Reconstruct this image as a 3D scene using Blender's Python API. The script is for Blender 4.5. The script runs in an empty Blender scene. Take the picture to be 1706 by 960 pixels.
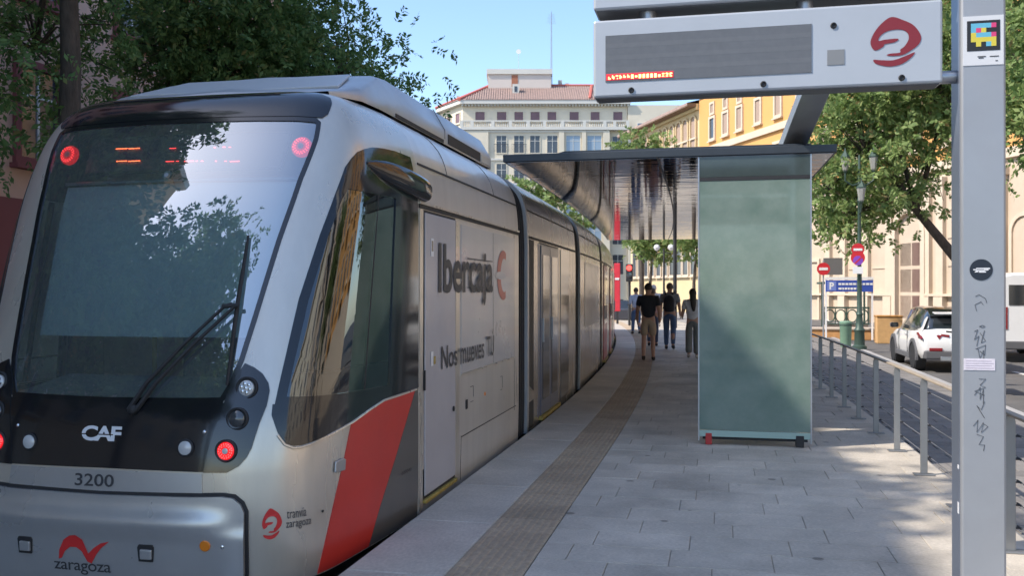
import bpy, bmesh, math, random
import numpy as np
from mathutils import Vector, Matrix
from mathutils.geometry import tessellate_polygon

# ------------------------------------------------------------------ camera, sky, sun, exposure
SC = bpy.context.scene
COL = SC.collection
rnd = random.Random(7)
TH = math.radians(12.44)          # the view turns this far left of the track
cam_data = bpy.data.cameras.new("camera")
cam = bpy.data.objects.new("camera", cam_data)
COL.objects.link(cam)
cam.location = (0, 0, 1.6)
cam.rotation_euler = (math.radians(90.15), 0, TH)
cam_data.sensor_width = 36
cam_data.lens = 36 * 1550 / 1706
cam_data.clip_end = 2000
cam_data.dof.use_dof = True
cam_data.dof.focus_distance = 7.0
cam_data.dof.aperture_fstop = 5.6
SC.camera = cam

SUN_EL, SUN_AZ = math.radians(45), math.radians(60)   # azimuth: from straight behind (-Y) towards the left (-X)
to_sun = Vector((-math.cos(SUN_EL) * math.sin(SUN_AZ), -math.cos(SUN_EL) * math.cos(SUN_AZ), math.sin(SUN_EL)))
world = bpy.data.worlds.new("World")
SC.world = world
world.use_nodes = True
wn = world.node_tree
sky = wn.nodes.new("ShaderNodeTexSky")
sky.sky_type = 'NISHITA'
sky.sun_disc = False
sky.sun_elevation = SUN_EL
sky.sun_rotation = math.atan2(to_sun.x, to_sun.y)
sky.altitude = 300
sky.air_density = 1.0
sky.dust_density = 0.9
sky.ozone_density = 3.0
wn.links.new(sky.outputs[0], wn.nodes["Background"].inputs[0])
wn.nodes["Background"].inputs[1].default_value = 0.125
sun_data = bpy.data.lights.new("sun", 'SUN')
sun_data.energy = 2.6
sun_data.angle = math.radians(0.55)
sun_data.color = (1.0, 0.92, 0.82)
sun = bpy.data.objects.new("sun", sun_data)
COL.objects.link(sun)
sun.location = (-20, -15, 30)
sun.rotation_euler = to_sun.to_track_quat('Z', 'Y').to_euler()
SC.view_settings.view_transform = 'Standard'
SC.view_settings.look = 'None'
SC.view_settings.exposure = 1.32
SC.view_settings.gamma = 1
SC.view_settings.use_curve_mapping = False
SC.cycles.max_bounces = 10
SC.cycles.transparent_max_bounces = 16
SC.cycles.sample_clamp_indirect = 6
SC.cycles.use_denoising = True

# ------------------------------------------------------------------ materials
MATS = {}
def mat(name, color, rough=0.6, metal=0.0, var=0.0, scale=6.0, bump=0.0, bscale=60.0, spec=0.5, coat=0.0, emit=None, estr=0.0,
        color2=None, obj_random=0.0, island_random=0.0, stain=0.0, stretch=None, rough_var=0.0, trans=0.0, alpha=1.0, wet=None):
    if name in MATS:
        return MATS[name]
    m = bpy.data.materials.new(name)
    m.use_nodes = True
    nt = m.node_tree
    N, L = nt.nodes, nt.links
    b = N["Principled BSDF"]
    b.inputs["Base Color"].default_value = (*color, 1)
    b.inputs["Roughness"].default_value = rough
    b.inputs["Metallic"].default_value = metal
    b.inputs["Specular IOR Level"].default_value = spec
    b.inputs["Coat Weight"].default_value = coat
    b.inputs["Coat Roughness"].default_value = 0.06
    b.inputs["Transmission Weight"].default_value = trans
    if emit:
        b.inputs["Emission Color"].default_value = (*emit, 1)
        b.inputs["Emission Strength"].default_value = estr
    vec = None
    if var or bump or rough_var or color2:
        tc = N.new("ShaderNodeTexCoord")
        vec = tc.outputs["Object"]
        if stretch:
            mp = N.new("ShaderNodeMapping")
            mp.inputs["Scale"].default_value = stretch
            L.new(vec, mp.inputs[0])
            vec = mp.outputs[0]
    out = None
    if var or color2:
        n1 = N.new("ShaderNodeTexNoise")
        n1.inputs["Scale"].default_value = scale
        n1.inputs["Detail"].default_value = 6
        n1.inputs["Roughness"].default_value = 0.65
        L.new(vec, n1.inputs["Vector"])
        rp = N.new("ShaderNodeValToRGB")
        rp.color_ramp.elements[0].position = 0.3
        rp.color_ramp.elements[1].position = 0.7
        c2 = color2 or color
        rp.color_ramp.elements[0].color = (*[max(0, v * (1 - var)) for v in color], 1)
        rp.color_ramp.elements[1].color = (*[min(1, v * (1 + var)) for v in c2], 1)
        L.new(n1.outputs["Fac"], rp.inputs[0])
        out = rp.outputs[0]
    if obj_random or island_random:
        src = None
        if obj_random:
            oi = N.new("ShaderNodeObjectInfo")
            src = oi.outputs["Random"]
            amt = obj_random
        else:
            g = N.new("ShaderNodeNewGeometry")
            src = g.outputs["Random Per Island"]
            amt = island_random
        mr = N.new("ShaderNodeMapRange")
        mr.inputs[3].default_value = 1 - amt
        mr.inputs[4].default_value = 1 + amt
        L.new(src, mr.inputs[0])
        mx = N.new("ShaderNodeMix")
        mx.data_type = 'RGBA'
        mx.blend_type = 'MULTIPLY'
        mx.inputs["Factor"].default_value = 1
        if out is not None:
            L.new(out, mx.inputs["A"])
        else:
            mx.inputs["A"].default_value = (*color, 1)
        L.new(mr.outputs[0], mx.inputs["B"])
        out = mx.outputs["Result"]
    if stain:   # broad dirt that runs on across neighbouring pieces
        gp = N.new("ShaderNodeNewGeometry")
        ns_ = N.new("ShaderNodeTexNoise")
        ns_.inputs["Scale"].default_value = 1.1
        ns_.inputs["Detail"].default_value = 8
        ns_.inputs["Roughness"].default_value = 0.7
        L.new(gp.outputs["Position"], ns_.inputs["Vector"])
        mr = N.new("ShaderNodeMapRange")
        mr.inputs[1].default_value = 0.35
        mr.inputs[2].default_value = 0.68
        mr.inputs[3].default_value = 1 - stain
        mr.inputs[4].default_value = 1 + stain * 0.35
        L.new(ns_.outputs["Fac"], mr.inputs[0])
        mx = N.new("ShaderNodeMix")
        mx.data_type = 'RGBA'
        mx.blend_type = 'MULTIPLY'
        mx.inputs["Factor"].default_value = 1
        L.new(out, mx.inputs["A"])
        L.new(mr.outputs[0], mx.inputs["B"])
        out = mx.outputs["Result"]
    if wet:   # sparse darker spots (gum, drips): wear with a shape of its own
        vo = N.new("ShaderNodeTexVoronoi")
        vo.inputs["Scale"].default_value = wet[0]
        L.new(gp.outputs["Position"] if stain else vec, vo.inputs["Vector"])
        mr = N.new("ShaderNodeMapRange")
        mr.inputs[1].default_value = wet[1] * 0.75
        mr.inputs[2].default_value = wet[1]
        mr.inputs[3].default_value = wet[2]
        mr.inputs[4].default_value = 1
        L.new(vo.outputs["Distance"], mr.inputs[0])
        mx = N.new("ShaderNodeMix")
        mx.data_type = 'RGBA'
        mx.blend_type = 'MULTIPLY'
        mx.inputs["Factor"].default_value = 1
        L.new(out, mx.inputs["A"])
        L.new(mr.outputs[0], mx.inputs["B"])
        out = mx.outputs["Result"]
    if out is not None:
        L.new(out, b.inputs["Base Color"])
    if rough_var:
        n2 = N.new("ShaderNodeTexNoise")
        n2.inputs["Scale"].default_value = scale * 0.7
        n2.inputs["Detail"].default_value = 4
        L.new(vec, n2.inputs["Vector"])
        mr = N.new("ShaderNodeMapRange")
        mr.inputs[1].default_value = 0.3
        mr.inputs[2].default_value = 0.7
        mr.inputs[3].default_value = max(0.02, rough - rough_var)
        mr.inputs[4].default_value = min(1, rough + rough_var)
        L.new(n2.outputs["Fac"], mr.inputs[0])
        L.new(mr.outputs[0], b.inputs["Roughness"])
    if bump:
        n3 = N.new("ShaderNodeTexNoise")
        n3.inputs["Scale"].default_value = bscale
        n3.inputs["Detail"].default_value = 5
        L.new(vec, n3.inputs["Vector"])
        bp = N.new("ShaderNodeBump")
        bp.inputs["Strength"].default_value = bump
        bp.inputs["Distance"].default_value = 0.02
        L.new(n3.outputs["Fac"], bp.inputs["Height"])
        L.new(bp.outputs[0], b.inputs["Normal"])
    MATS[name] = m
    return m

def glass_mat(name, tint, base_reflect, rough=0.0, wave=0.0, wscale=1.0, film=0.0):
    """thin pane: see-through tint plus a mirror share that grows towards grazing"""
    if name in MATS:
        return MATS[name]
    m = bpy.data.materials.new(name)
    m.use_nodes = True
    N, L = m.node_tree.nodes, m.node_tree.links
    N.remove(N["Principled BSDF"])
    tr = N.new("ShaderNodeBsdfTransparent")
    tr.inputs[0].default_value = (*tint, 1)
    gl = N.new("ShaderNodeBsdfGlossy")
    gl.inputs["Color"].default_value = (0.93, 0.97, 1, 1)
    gl.inputs["Roughness"].default_value = rough
    lw = N.new("ShaderNodeFresnel")
    lw.inputs[0].default_value = 1.5
    ad = N.new("ShaderNodeMath")
    ad.operation = 'ADD'
    ad.use_clamp = True
    ad.inputs[1].default_value = base_reflect
    L.new(lw.outputs[0], ad.inputs[0])
    mx = N.new("ShaderNodeMixShader")
    L.new(ad.outputs[0], mx.inputs[0])
    L.new(tr.outputs[0], mx.inputs[1])
    L.new(gl.outputs[0], mx.inputs[2])
    if wave:
        tc = N.new("ShaderNodeTexCoord")
        n = N.new("ShaderNodeTexNoise")
        n.inputs["Scale"].default_value = wscale
        n.inputs["Detail"].default_value = 1
        L.new(tc.outputs["Object"], n.inputs["Vector"])
        bp = N.new("ShaderNodeBump")
        bp.inputs["Strength"].default_value = wave
        bp.inputs["Distance"].default_value = 0.05
        L.new(n.outputs["Fac"], bp.inputs["Height"])
        L.new(bp.outputs[0], gl.inputs["Normal"])
        L.new(bp.outputs[0], lw.inputs["Normal"])
    last = mx
    if film:      # thin film of pale diffuse colour, painted in for veiling glare
        df = N.new("ShaderNodeBsdfDiffuse")
        df.inputs[0].default_value = (0.52, 0.58, 0.60, 1)
        last = N.new("ShaderNodeMixShader")
        last.inputs[0].default_value = film
        L.new(mx.outputs[0], last.inputs[1])
        L.new(df.outputs[0], last.inputs[2])
    L.new(last.outputs[0], N["Material Output"].inputs[0])
    MATS[name] = m
    return m

def leaf_mat(name, c1, c2, c3):
    if name in MATS:
        return MATS[name]
    m = bpy.data.materials.new(name)
    m.use_nodes = True
    N, L = m.node_tree.nodes, m.node_tree.links
    b = N["Principled BSDF"]
    b.inputs["Roughness"].default_value = 0.55
    b.inputs["Specular IOR Level"].default_value = 0.3
    g = N.new("ShaderNodeNewGeometry")
    rp = N.new("ShaderNodeValToRGB")
    rp.color_ramp.elements[0].color = (*c1, 1)
    rp.color_ramp.elements[1].color = (*c2, 1)
    rp.color_ramp.elements[1].position = 0.92
    e = rp.color_ramp.elements.new(1.0)
    e.color = (*c3, 1)
    L.new(g.outputs["Random Per Island"], rp.inputs[0])
    L.new(rp.outputs[0], b.inputs["Base Color"])
    t = N.new("ShaderNodeBsdfTranslucent")
    L.new(rp.outputs[0], t.inputs[0])
    mx = N.new("ShaderNodeMixShader")
    mx.inputs[0].default_value = 0.4
    L.new(b.outputs[0], mx.inputs[1])
    L.new(t.outputs[0], mx.inputs[2])
    L.new(mx.outputs[0], N["Material Output"].inputs[0])
    MATS[name] = m
    return m

M_SLAB = mat("granite_slab", (0.54, 0.485, 0.405), 0.62, var=0.2, scale=26, bump=0.15, bscale=160, obj_random=0.09, rough_var=0.14, wet=(1.9, 0.075, 0.45), stain=.32)
M_COPING = mat("granite_coping", (0.55, 0.495, 0.42), 0.6, var=0.16, scale=30, bump=0.2, bscale=200, obj_random=0.05, wet=(1.5, 0.05, 0.5), stain=.25)
M_TACTILE = mat("tactile_tile", (0.42, 0.325, 0.225), 0.8, var=0.2, scale=7, stain=.25, bump=0.25, bscale=120, obj_random=0.10)
M_MORTAR = mat("joint_mortar", (0.27, 0.26, 0.245), 0.9, var=0.2, scale=8)
M_ASPHALT = mat("asphalt", (0.085, 0.082, 0.08), 0.85, var=0.25, scale=3, bump=0.3, bscale=90)
M_PAVER = mat("street_paver", (0.20, 0.185, 0.17), 0.75, var=0.18, scale=5, bump=0.25, bscale=70, obj_random=0.15)
M_SILVER = mat("silver_paint", (0.64, 0.585, 0.505), 0.3, metal=0.55, var=0.06, scale=3.0, stretch=(2, 2, .4), coat=0.35, rough_var=0.06)
M_SILVERB = mat("bumper_silver", (0.55, 0.545, 0.54), 0.3, metal=0.6, var=0.05, scale=3.0, coat=0.3, rough_var=0.06)
M_ROOFSIL = mat("roof_silver", (0.46, 0.47, 0.48), 0.38, metal=0.45, var=0.06, scale=2.5, rough_var=0.08)
M_WARMGREY = mat("body_grey", (0.62, 0.575, 0.52), 0.34, metal=0.3, var=0.07, scale=2.2, stretch=(1, 2.5, .35), coat=0.25, rough_var=0.07)
M_DOORGREY = mat("door_lilac_grey", (0.46, 0.45, 0.475), 0.4, metal=0.1, var=0.05, scale=2.2, coat=0.15, rough_var=0.08)
M_FILM = mat("printed_film", (0.50, 0.485, 0.485), 0.33, metal=0.1, var=0.05, scale=2.0, coat=0.2, rough_var=0.08)
M_DKGREY = mat("dark_grey_paint", (0.145, 0.135, 0.125), 0.33, metal=0.4, var=0.06, scale=2, coat=0.3)
M_RED = mat("red_vinyl", (0.56, 0.035, 0.025), 0.38, var=0.07, scale=3, coat=0.15)
M_REDLOGO = mat("red_logo_vinyl", (0.62, 0.03, 0.03), 0.45)
M_BLACK = mat("black_gloss", (0.012, 0.013, 0.016), 0.1, var=0.1, coat=0.5)
M_BLACKM = mat("black_matt", (0.02, 0.02, 0.022), 0.6, var=0.15, scale=8)
M_RUBBER = mat("bellows_rubber", (0.022, 0.022, 0.025), 0.7, var=0.2, scale=8)
M_LETTER = mat("dark_lettering", (0.05, 0.05, 0.055), 0.5)
M_WHITELET = mat("white_lettering", (0.75, 0.76, 0.78), 0.4)
M_LINER = mat("cab_liner", (0.13, 0.145, 0.15), 0.8)
M_BLIND = mat("window_blind", (0.60, 0.66, 0.67), 0.8)
M_CABIN = mat("cabin_grey", (0.24, 0.28, 0.30), 0.7, var=0.1)
M_SEAT = mat("seat_fabric", (0.12, 0.15, 0.22), 0.9)
M_YELLOW = mat("step_yellow", (0.36, 0.27, 0.07), 0.6, var=0.4, scale=12)
M_CHROME = mat("lamp_reflector", (0.75, 0.76, 0.78), 0.15, metal=0.9)
M_LENS = mat("lamp_lens", (0.55, 0.56, 0.56), 0.12, spec=0.8, coat=0.6)
M_LENSDK = mat("dark_lens", (0.06, 0.065, 0.07), 0.06, coat=1.0)
M_LEDRED = mat("lit_red_led", (0.5, 0.01, 0.01), 0.3, emit=(1.0, 0.05, 0.05), estr=1.9)
M_LEDDEEP = mat("red_lamp_glass", (0.30, 0.008, 0.01), 0.2, emit=(0.8, 0.01, 0.015), estr=0.45, coat=0.4)
M_LEDORG = mat("lit_orange_led", (0.5, 0.1, 0.02), 0.3, emit=(1.0, 0.13, 0.04), estr=3.2)
M_ORANGE = mat("orange_reflector", (0.75, 0.22, 0.015), 0.3, coat=0.4)
M_WSGLASS = glass_mat("windshield_glass", (0.62, 0.74, 0.75), 0.30, 0.0, 0.03, 0.8, film=.085)
M_SIDEGLASS = glass_mat("cab_side_glass", (0.16, 0.21, 0.20), 0.10, 0.0, 0.05, 1.3)
M_STEEL = mat("brushed_steel", (0.42, 0.43, 0.45), 0.38, metal=0.75, var=0.06, scale=4, stretch=(1, 1, 0.1), rough_var=0.1)
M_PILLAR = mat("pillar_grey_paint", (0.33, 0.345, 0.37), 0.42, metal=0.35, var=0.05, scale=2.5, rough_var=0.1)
M_PILLARD = mat("pillar_side_reflection", (0.20, 0.23, 0.29), 0.35, metal=0.5, var=0.06, scale=3)  # darker bluish colour paints in the reflection on the pillar's left face
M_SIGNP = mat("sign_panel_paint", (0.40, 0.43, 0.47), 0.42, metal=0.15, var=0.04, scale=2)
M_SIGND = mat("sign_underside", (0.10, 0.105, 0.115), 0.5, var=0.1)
M_LOGOD = mat("dark_red_logo", (0.20, 0.012, 0.02), 0.45)
M_MATRIX = mat("led_matrix_face", (0.115, 0.12, 0.13), 0.35, var=0.08, scale=20)
M_MATRIX2 = mat("led_matrix_row", (0.125, 0.13, 0.14), 0.36, var=0.06, scale=20)
M_CANOPY = mat("canopy_edge", (0.045, 0.052, 0.06), 0.4, metal=0.3, var=0.1)
M_RAIL = mat("railing_steel", (0.26, 0.265, 0.27), 0.42, metal=0.6, var=0.08, scale=5)
M_HANDRAIL = mat("handrail_wood", (0.36, 0.30, 0.23), 0.6, var=0.15, scale=6, stretch=(6, 0.6, 6))
M_BARK = mat("bark", (0.075, 0.06, 0.048), 0.95, var=0.4, scale=9, bump=0.9, bscale=22, stretch=(1, 1, 0.3))
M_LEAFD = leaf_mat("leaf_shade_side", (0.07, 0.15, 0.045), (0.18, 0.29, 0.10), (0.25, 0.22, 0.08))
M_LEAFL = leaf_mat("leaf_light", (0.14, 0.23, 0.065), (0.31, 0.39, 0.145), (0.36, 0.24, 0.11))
M_GLASSB = mat("building_glass", (0.06, 0.07, 0.085), 0.12, var=0.3, scale=0.6, spec=0.6)
M_SHUTTER = mat("maroon_shutter", (0.17, 0.10, 0.115), 0.6, var=0.15, scale=2)
M_WOODWIN = mat("wood_window", (0.16, 0.075, 0.05), 0.6)

# ------------------------------------------------------------------ mesh helpers
def new_obj(name, me, parent=None):
    o = bpy.data.objects.new(name, me)
    COL.objects.link(o)
    if parent is not None:
        o.parent = parent
        o.matrix_parent_inverse = WM[parent.name].inverted() if parent.name in WM else Matrix.Identity(4)
    return o
WM = {}
def tag(o, label=None, cat=None, group=None, kind=None):
    if label: o["label"] = label
    if cat: o["category"] = cat
    if group: o["group"] = group
    if kind: o["kind"] = kind
    return o
def thing(name, label, cat, loc=(0, 0, 0), group=None):
    o = bpy.data.objects.new(name, None)
    o.empty_display_size = 0.2
    COL.objects.link(o)
    o.location = loc
    WM[o.name] = Matrix.Translation(Vector(loc))
    return tag(o, label, cat, group)
def copy_tree(o, parent=None):
    c = o.copy()
    COL.objects.link(c)
    if parent is not None:
        c.parent = parent
    for ch in list(o.children):
        copy_tree(ch, c)
    return c

class MB:
    def __init__(s):
        s.v = []; s.f = []
    def add(s, verts, faces):
        n = len(s.v)
        s.v += [tuple(p) for p in verts]
        s.f += [tuple(i + n for i in f) for f in faces]
        return s
    def box(s, x0, x1, y0, y1, z0, z1):
        return s.add([(x0, y0, z0), (x1, y0, z0), (x1, y1, z0), (x0, y1, z0), (x0, y0, z1), (x1, y0, z1), (x1, y1, z1), (x0, y1, z1)],
                     [(3, 2, 1, 0), (4, 5, 6, 7), (0, 1, 5, 4), (1, 2, 6, 5), (2, 3, 7, 6), (3, 0, 4, 7)])
    def obox(s, c, ax, ay, az, hx, hy, hz):
        c = Vector(c)
        ax, ay, az = Vector(ax) * hx, Vector(ay) * hy, Vector(az) * hz
        P = [c + ax * a + ay * b + az * d for d in (-1, 1) for a, b in ((-1, -1), (1, -1), (1, 1), (-1, 1))]
        return s.add(P, [(3, 2, 1, 0), (4, 5, 6, 7), (0, 1, 5, 4), (1, 2, 6, 5), (2, 3, 7, 6), (3, 0, 4, 7)])
    def cyl(s, p0, p1, r0, r1=None, n=12, caps=True):
        p0, p1 = Vector(p0), Vector(p1)
        r1 = r0 if r1 is None else r1
        d = (p1 - p0).normalized()
        a = d.orthogonal().normalized()
        b = d.cross(a)
        V = []
        for p, r in ((p0, r0), (p1, r1)):
            for i in range(n):
                t = 2 * math.pi * i / n
                V.append(p + a * (r * math.cos(t)) + b * (r * math.sin(t)))
        Fc = [(i, (i + 1) % n, n + (i + 1) % n, n + i) for i in range(n)]
        if caps:
            Fc += [tuple(range(n - 1, -1, -1)), tuple(range(n, 2 * n))]
        return s.add(V, Fc)
    def tube(s, pts, rad, n=8):
        pts = [Vector(p) for p in pts]
        rad = rad if isinstance(rad, (list, tuple)) else [rad] * len(pts)
        V, Fc = [], []
        d0 = (pts[1] - pts[0]).normalized()
        a = d0.orthogonal().normalized()
        for i, p in enumerate(pts):
            d = (pts[min(i + 1, len(pts) - 1)] - pts[max(i - 1, 0)]).normalized()
            a = (a - d * a.dot(d))
            a = a.normalized() if a.length > 1e-6 else d.orthogonal().normalized()
            b = d.cross(a)
            for k in range(n):
                t = 2 * math.pi * k / n
                V.append(p + (a * math.cos(t) + b * math.sin(t)) * rad[i])
        m = len(pts)
        for i in range(m - 1):
            for k in range(n):
                Fc.append((i * n + k, i * n + (k + 1) % n, (i + 1) * n + (k + 1) % n, (i + 1) * n + k))
        Fc += [tuple(range(n - 1, -1, -1)), tuple(range((m - 1) * n, m * n))]
        return s.add(V, Fc)
    def lathe(s, c, prof, n=20, axis=(0, 0, 1)):
        """prof: list of (radius, distance along axis)"""
        c = Vector(c)
        d = Vector(axis).normalized()
        a = d.orthogonal().normalized()
        b = d.cross(a)
        V, Fc = [], []
        for r, h in prof:
            for k in range(n):
                t = 2 * math.pi * k / n
                V.append(c + d * h + (a * math.cos(t) + b * math.sin(t)) * max(r, 1e-4))
        for i in range(len(prof) - 1):
            for k in range(n):
                Fc.append((i * n + k, i * n + (k + 1) % n, (i + 1) * n + (k + 1) % n, (i + 1) * n + k))
        Fc += [tuple(range(n - 1, -1, -1)), tuple(range((len(prof) - 1) * n, len(prof) * n))]
        return s.add(V, Fc)
    def prism(s, pts, fn, d0, d1):
        """pts: 2-D outline; fn(u, v, d) -> point"""
        n = len(pts)
        V = [fn(u, v, d0) for u, v in pts] + [fn(u, v, d1) for u, v in pts]
        Fc = [tuple(range(n - 1, -1, -1)), tuple(range(n, 2 * n))] + [(i, (i + 1) % n, n + (i + 1) % n, n + i) for i in range(n)]
        return s.add(V, Fc)
    def mesh(s, name, m, smooth=False):
        me = bpy.data.meshes.new(name)
        me.from_pydata(s.v, [], s.f)
        me.materials.append(m)
        if smooth:
            me.polygons.foreach_set("use_smooth", [True] * len(me.polygons))
        me.update()
        return me
    def build(s, name, m, parent=None, bevel=0, smooth=False, seg=2):
        me = s.mesh(name, m, smooth)
        bm = bmesh.new()
        bm.from_mesh(me)
        bmesh.ops.recalc_face_normals(bm, faces=bm.faces)
        bm.to_mesh(me)
        bm.free()
        o = new_obj(name, me, parent)
        if bevel:
            md = o.modifiers.new("bevel", 'BEVEL')
            md.width = bevel
            md.segments = seg
            md.limit_method = 'ANGLE'
            md.angle_limit = math.radians(40)
            if smooth:
                md.harden_normals = False
        if smooth:
            try:
                me.set_sharp_from_angle(angle=math.radians(38))
            except Exception:
                pass
        return o

def text_geo(body, bold=0.0, spacing=1.0):
    cu = bpy.data.curves.new("lettering_source", 'FONT')
    cu.body = body
    cu.size = 1.0
    cu.offset = bold
    cu.space_character = spacing
    cu.resolution_u = 4
    ob = bpy.data.objects.new("lettering_source", cu)
    COL.objects.link(ob)
    bpy.context.view_layer.update()
    dg = bpy.context.evaluated_depsgraph_get()
    me = ob.evaluated_get(dg).to_mesh()
    V = [tuple(v.co[:2]) for v in me.vertices]
    Fc = [tuple(p.vertices) for p in me.polygons]
    ob.evaluated_get(dg).to_mesh_clear()
    bpy.data.objects.remove(ob)
    bpy.data.curves.remove(cu)
    xs = [p[0] for p in V]; ys = [p[1] for p in V]
    x0, x1, y0, y1 = min(xs), max(xs), min(ys), max(ys)
    return [((x - x0) / (x1 - x0), (y - y0) / (y1 - y0)) for x, y in V], Fc
def lettering(body, fn, m, parent, bold=0.0, spacing=1.0, name="lettering"):
    """fn(u, v) with u, v in 0..1 over the text's box -> world point"""
    V, Fc = text_geo(body, bold, spacing)
    me = bpy.data.meshes.new(name)
    me.from_pydata([fn(u, v) for u, v in V], [], Fc)
    me.materials.append(m)
    return new_obj(name, me, parent)
def decal(pts, fn, m, parent, name="emblem"):
    tris = tessellate_polygon([[Vector((u, v, 0)) for u, v in pts]])
    me = bpy.data.meshes.new(name)
    me.from_pydata([tuple(fn(u, v)) for u, v in pts], [], [tuple(t) for t in tris])
    me.materials.append(m)
    return new_obj(name, me, parent)
def smooth_loop(pts, k=4):
    """closed Catmull-Rom through pts"""
    out = []
    n = len(pts)
    for i in range(n):
        p0, p1, p2, p3 = pts[i - 1], pts[i], pts[(i + 1) % n], pts[(i + 2) % n]
        for j in range(k):
            t = j / k
            out.append(tuple(0.5 * (2 * b + (c - a) * t + (2 * a - 5 * b + 4 * c - d) * t * t + (3 * b - a - 3 * c + d) * t ** 3)
                             for a, b, c, d in zip(p0, p1, p2, p3)))
    return out

EMBLEM_A = [(1108,165),(1115,135),(1140,100),(1175,72),(1200,67),(1235,80),(1275,100),(1300,130),(1307,155),(1295,178),(1262,200),(1235,212),(1200,215),(1172,211),(1185,205),(1224,203),(1225,192),(1242,180),(1258,155),(1255,132),(1235,118),(1205,115),(1170,121),(1146,137),(1140,154),(1165,151),(1218,150),(1203,163),(1165,168),(1158,178),(1125,190)]
EMBLEM_B = [(1120,225),(1150,228),(1200,230),(1250,215),(1282,204),(1270,222),(1235,245),(1190,254),(1150,248),(1125,238)]
def emblem_norm(P):
    return [((x - 1108) / 199, (254 - y) / 187) for x, y in P]

def curve_x(y):
    """how far the track and platform have bent to the left at distance y"""
    return -max(0.0, y - 9.0) ** 2 / 400.0
def curve_dir(y):
    a = -2 * max(0.0, y - 9.0) / 400.0
    return Vector((a, 1, 0)).normalized()

# ------------------------------------------------------------------ ground, track bed, road, platform
STREET = -0.35
g = MB()
g.add([(-400, -400, -0.36), (400, -400, -0.36), (400, 900, -0.36), (-400, 900, -0.36)], [(0, 1, 2, 3)])
tag(g.build("ground", M_ASPHALT), kind="structure")

def strip_sheet(mb, xa, xb, z, ys):
    for i in range(len(ys) - 1):
        y0, y1 = ys[i], ys[i + 1]
        a, b = curve_x(y0), curve_x(y1)
        mb.add([(xa + a, y0, z), (xb + a, y0, z), (xb + b, y1, z), (xa + b, y1, z)], [(0, 1, 2, 3)])
    return mb
YS = [-8 + i * 1.5 for i in range(60)]
tb = strip_sheet(MB(), -5.4, -2.1, -0.352, YS)
tag(tb.build("track_bed", mat("track_concrete", (0.13, 0.125, 0.12), 0.85, var=0.25, scale=2, bump=0.2)), kind="structure")
rails = []
for off in (-4.19, -2.76):
    r = MB()
    for i in range(len(YS) - 1):
        y0, y1 = YS[i], YS[i + 1]
        a, b = curve_x(y0), curve_x(y1)
        P = [(off - .035 + a, y0, -.35), (off + .035 + a, y0, -.35), (off + .035 + b, y1, -.35), (off - .035 + b, y1, -.35)]
        r.add(P + [(x, y, -.338) for x, y, _ in P], [(4, 5, 6, 7), (0, 1, 5, 4), (1, 2, 6, 5), (2, 3, 7, 6), (3, 0, 4, 7)])
    tag(r.build("rail", mat("rail_steel", (0.35, 0.34, 0.33), 0.3, metal=0.9)), kind="structure")

pf = MB()      # the platform's body under its paving
for i in range(len(YS) - 1):
    y0, y1 = YS[i], YS[i + 1]
    a, b = curve_x(y0), curve_x(y1)
    for xa, xb in ((-2.06, 1.95),):
        P = [(xa + a, y0, -0.4), (xb + a, y0, -0.4), (xb + b, y1, -0.4), (xa + b, y1, -0.4)]
        Q = [(x, y, -0.012) for x, y, _ in P]
        pf.add(P + Q, [(4, 5, 6, 7), (1, 2, 6, 5), (3, 0, 4, 7)] + ([(0, 1, 5, 4)] if i == 0 else []))
platform = tag(pf.build("platform", M_MORTAR), kind="structure")

def slab_mesh(name, m, ch=0.004, t=0.05):
    """unit slab with a small chamfer on top, 1 x 1, top at z=0"""
    v = [(-.5, -.5, -t), (.5, -.5, -t), (.5, .5, -t), (-.5, .5, -t),
         (-.5, -.5, -ch), (.5, -.5, -ch), (.5, .5, -ch), (-.5, .5, -ch)]
    k = .5 - ch * 1.6
    v += [(-k, -k, 0), (k, -k, 0), (k, k, 0), (-k, k, 0)]
    f = [(0, 1, 5, 4), (1, 2, 6, 5), (2, 3, 7, 6), (3, 0, 4, 7), (4, 5, 9, 8), (5, 6, 10, 9), (6, 7, 11, 10), (7, 4, 8, 11), (8, 9, 10, 11)]
    me = bpy.data.meshes.new(name)
    me.from_pydata(v, [], f)
    me.materials.append(m)
    return me
def lay(me, name, parent, cx, cy, w, l, z, rz=0, tilt=0.0012):
    o = bpy.data.objects.new(name, me)
    COL.objects.link(o)
    o.parent = parent
    o.location = (cx, cy, z)
    o.rotation_euler = (rnd.uniform(-tilt, tilt), rnd.uniform(-tilt, tilt), rz)
    o.scale = (w, l, 1)
    return o
SL = slab_mesh("paving_slab", M_SLAB)
CO = slab_mesh("coping_stone", M_COPING, 0.006)
J = 0.004
far = MB()
nslab = 0
y = 3.0
row = 0
slabs = []
while y < 60:
    d = 0.352
    yc = y + d / 2
    cx = curve_x(yc)
    rz = -math.atan2(-curve_dir(yc).x, curve_dir(yc).y) * -1
    x = -1.06
    first = [0.28, 0.58, 0.42, 0.16][row % 4] + rnd.uniform(-.03, .03)
    xs = [x]
    xx = x + first
    while xx < 1.93:
        xs.append(xx)
        xx += 0.60 + rnd.uniform(-.01, .01)
    if 1.94 - xs[-1] < 0.1:
        xs.pop()
    xs.append(1.94)
    for a, b in zip(xs, xs[1:]):
        slabs.append(((a + b) / 2 + cx, yc, b - a - .0028, d - .005, rz))
    y += d
    row += 1
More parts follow.
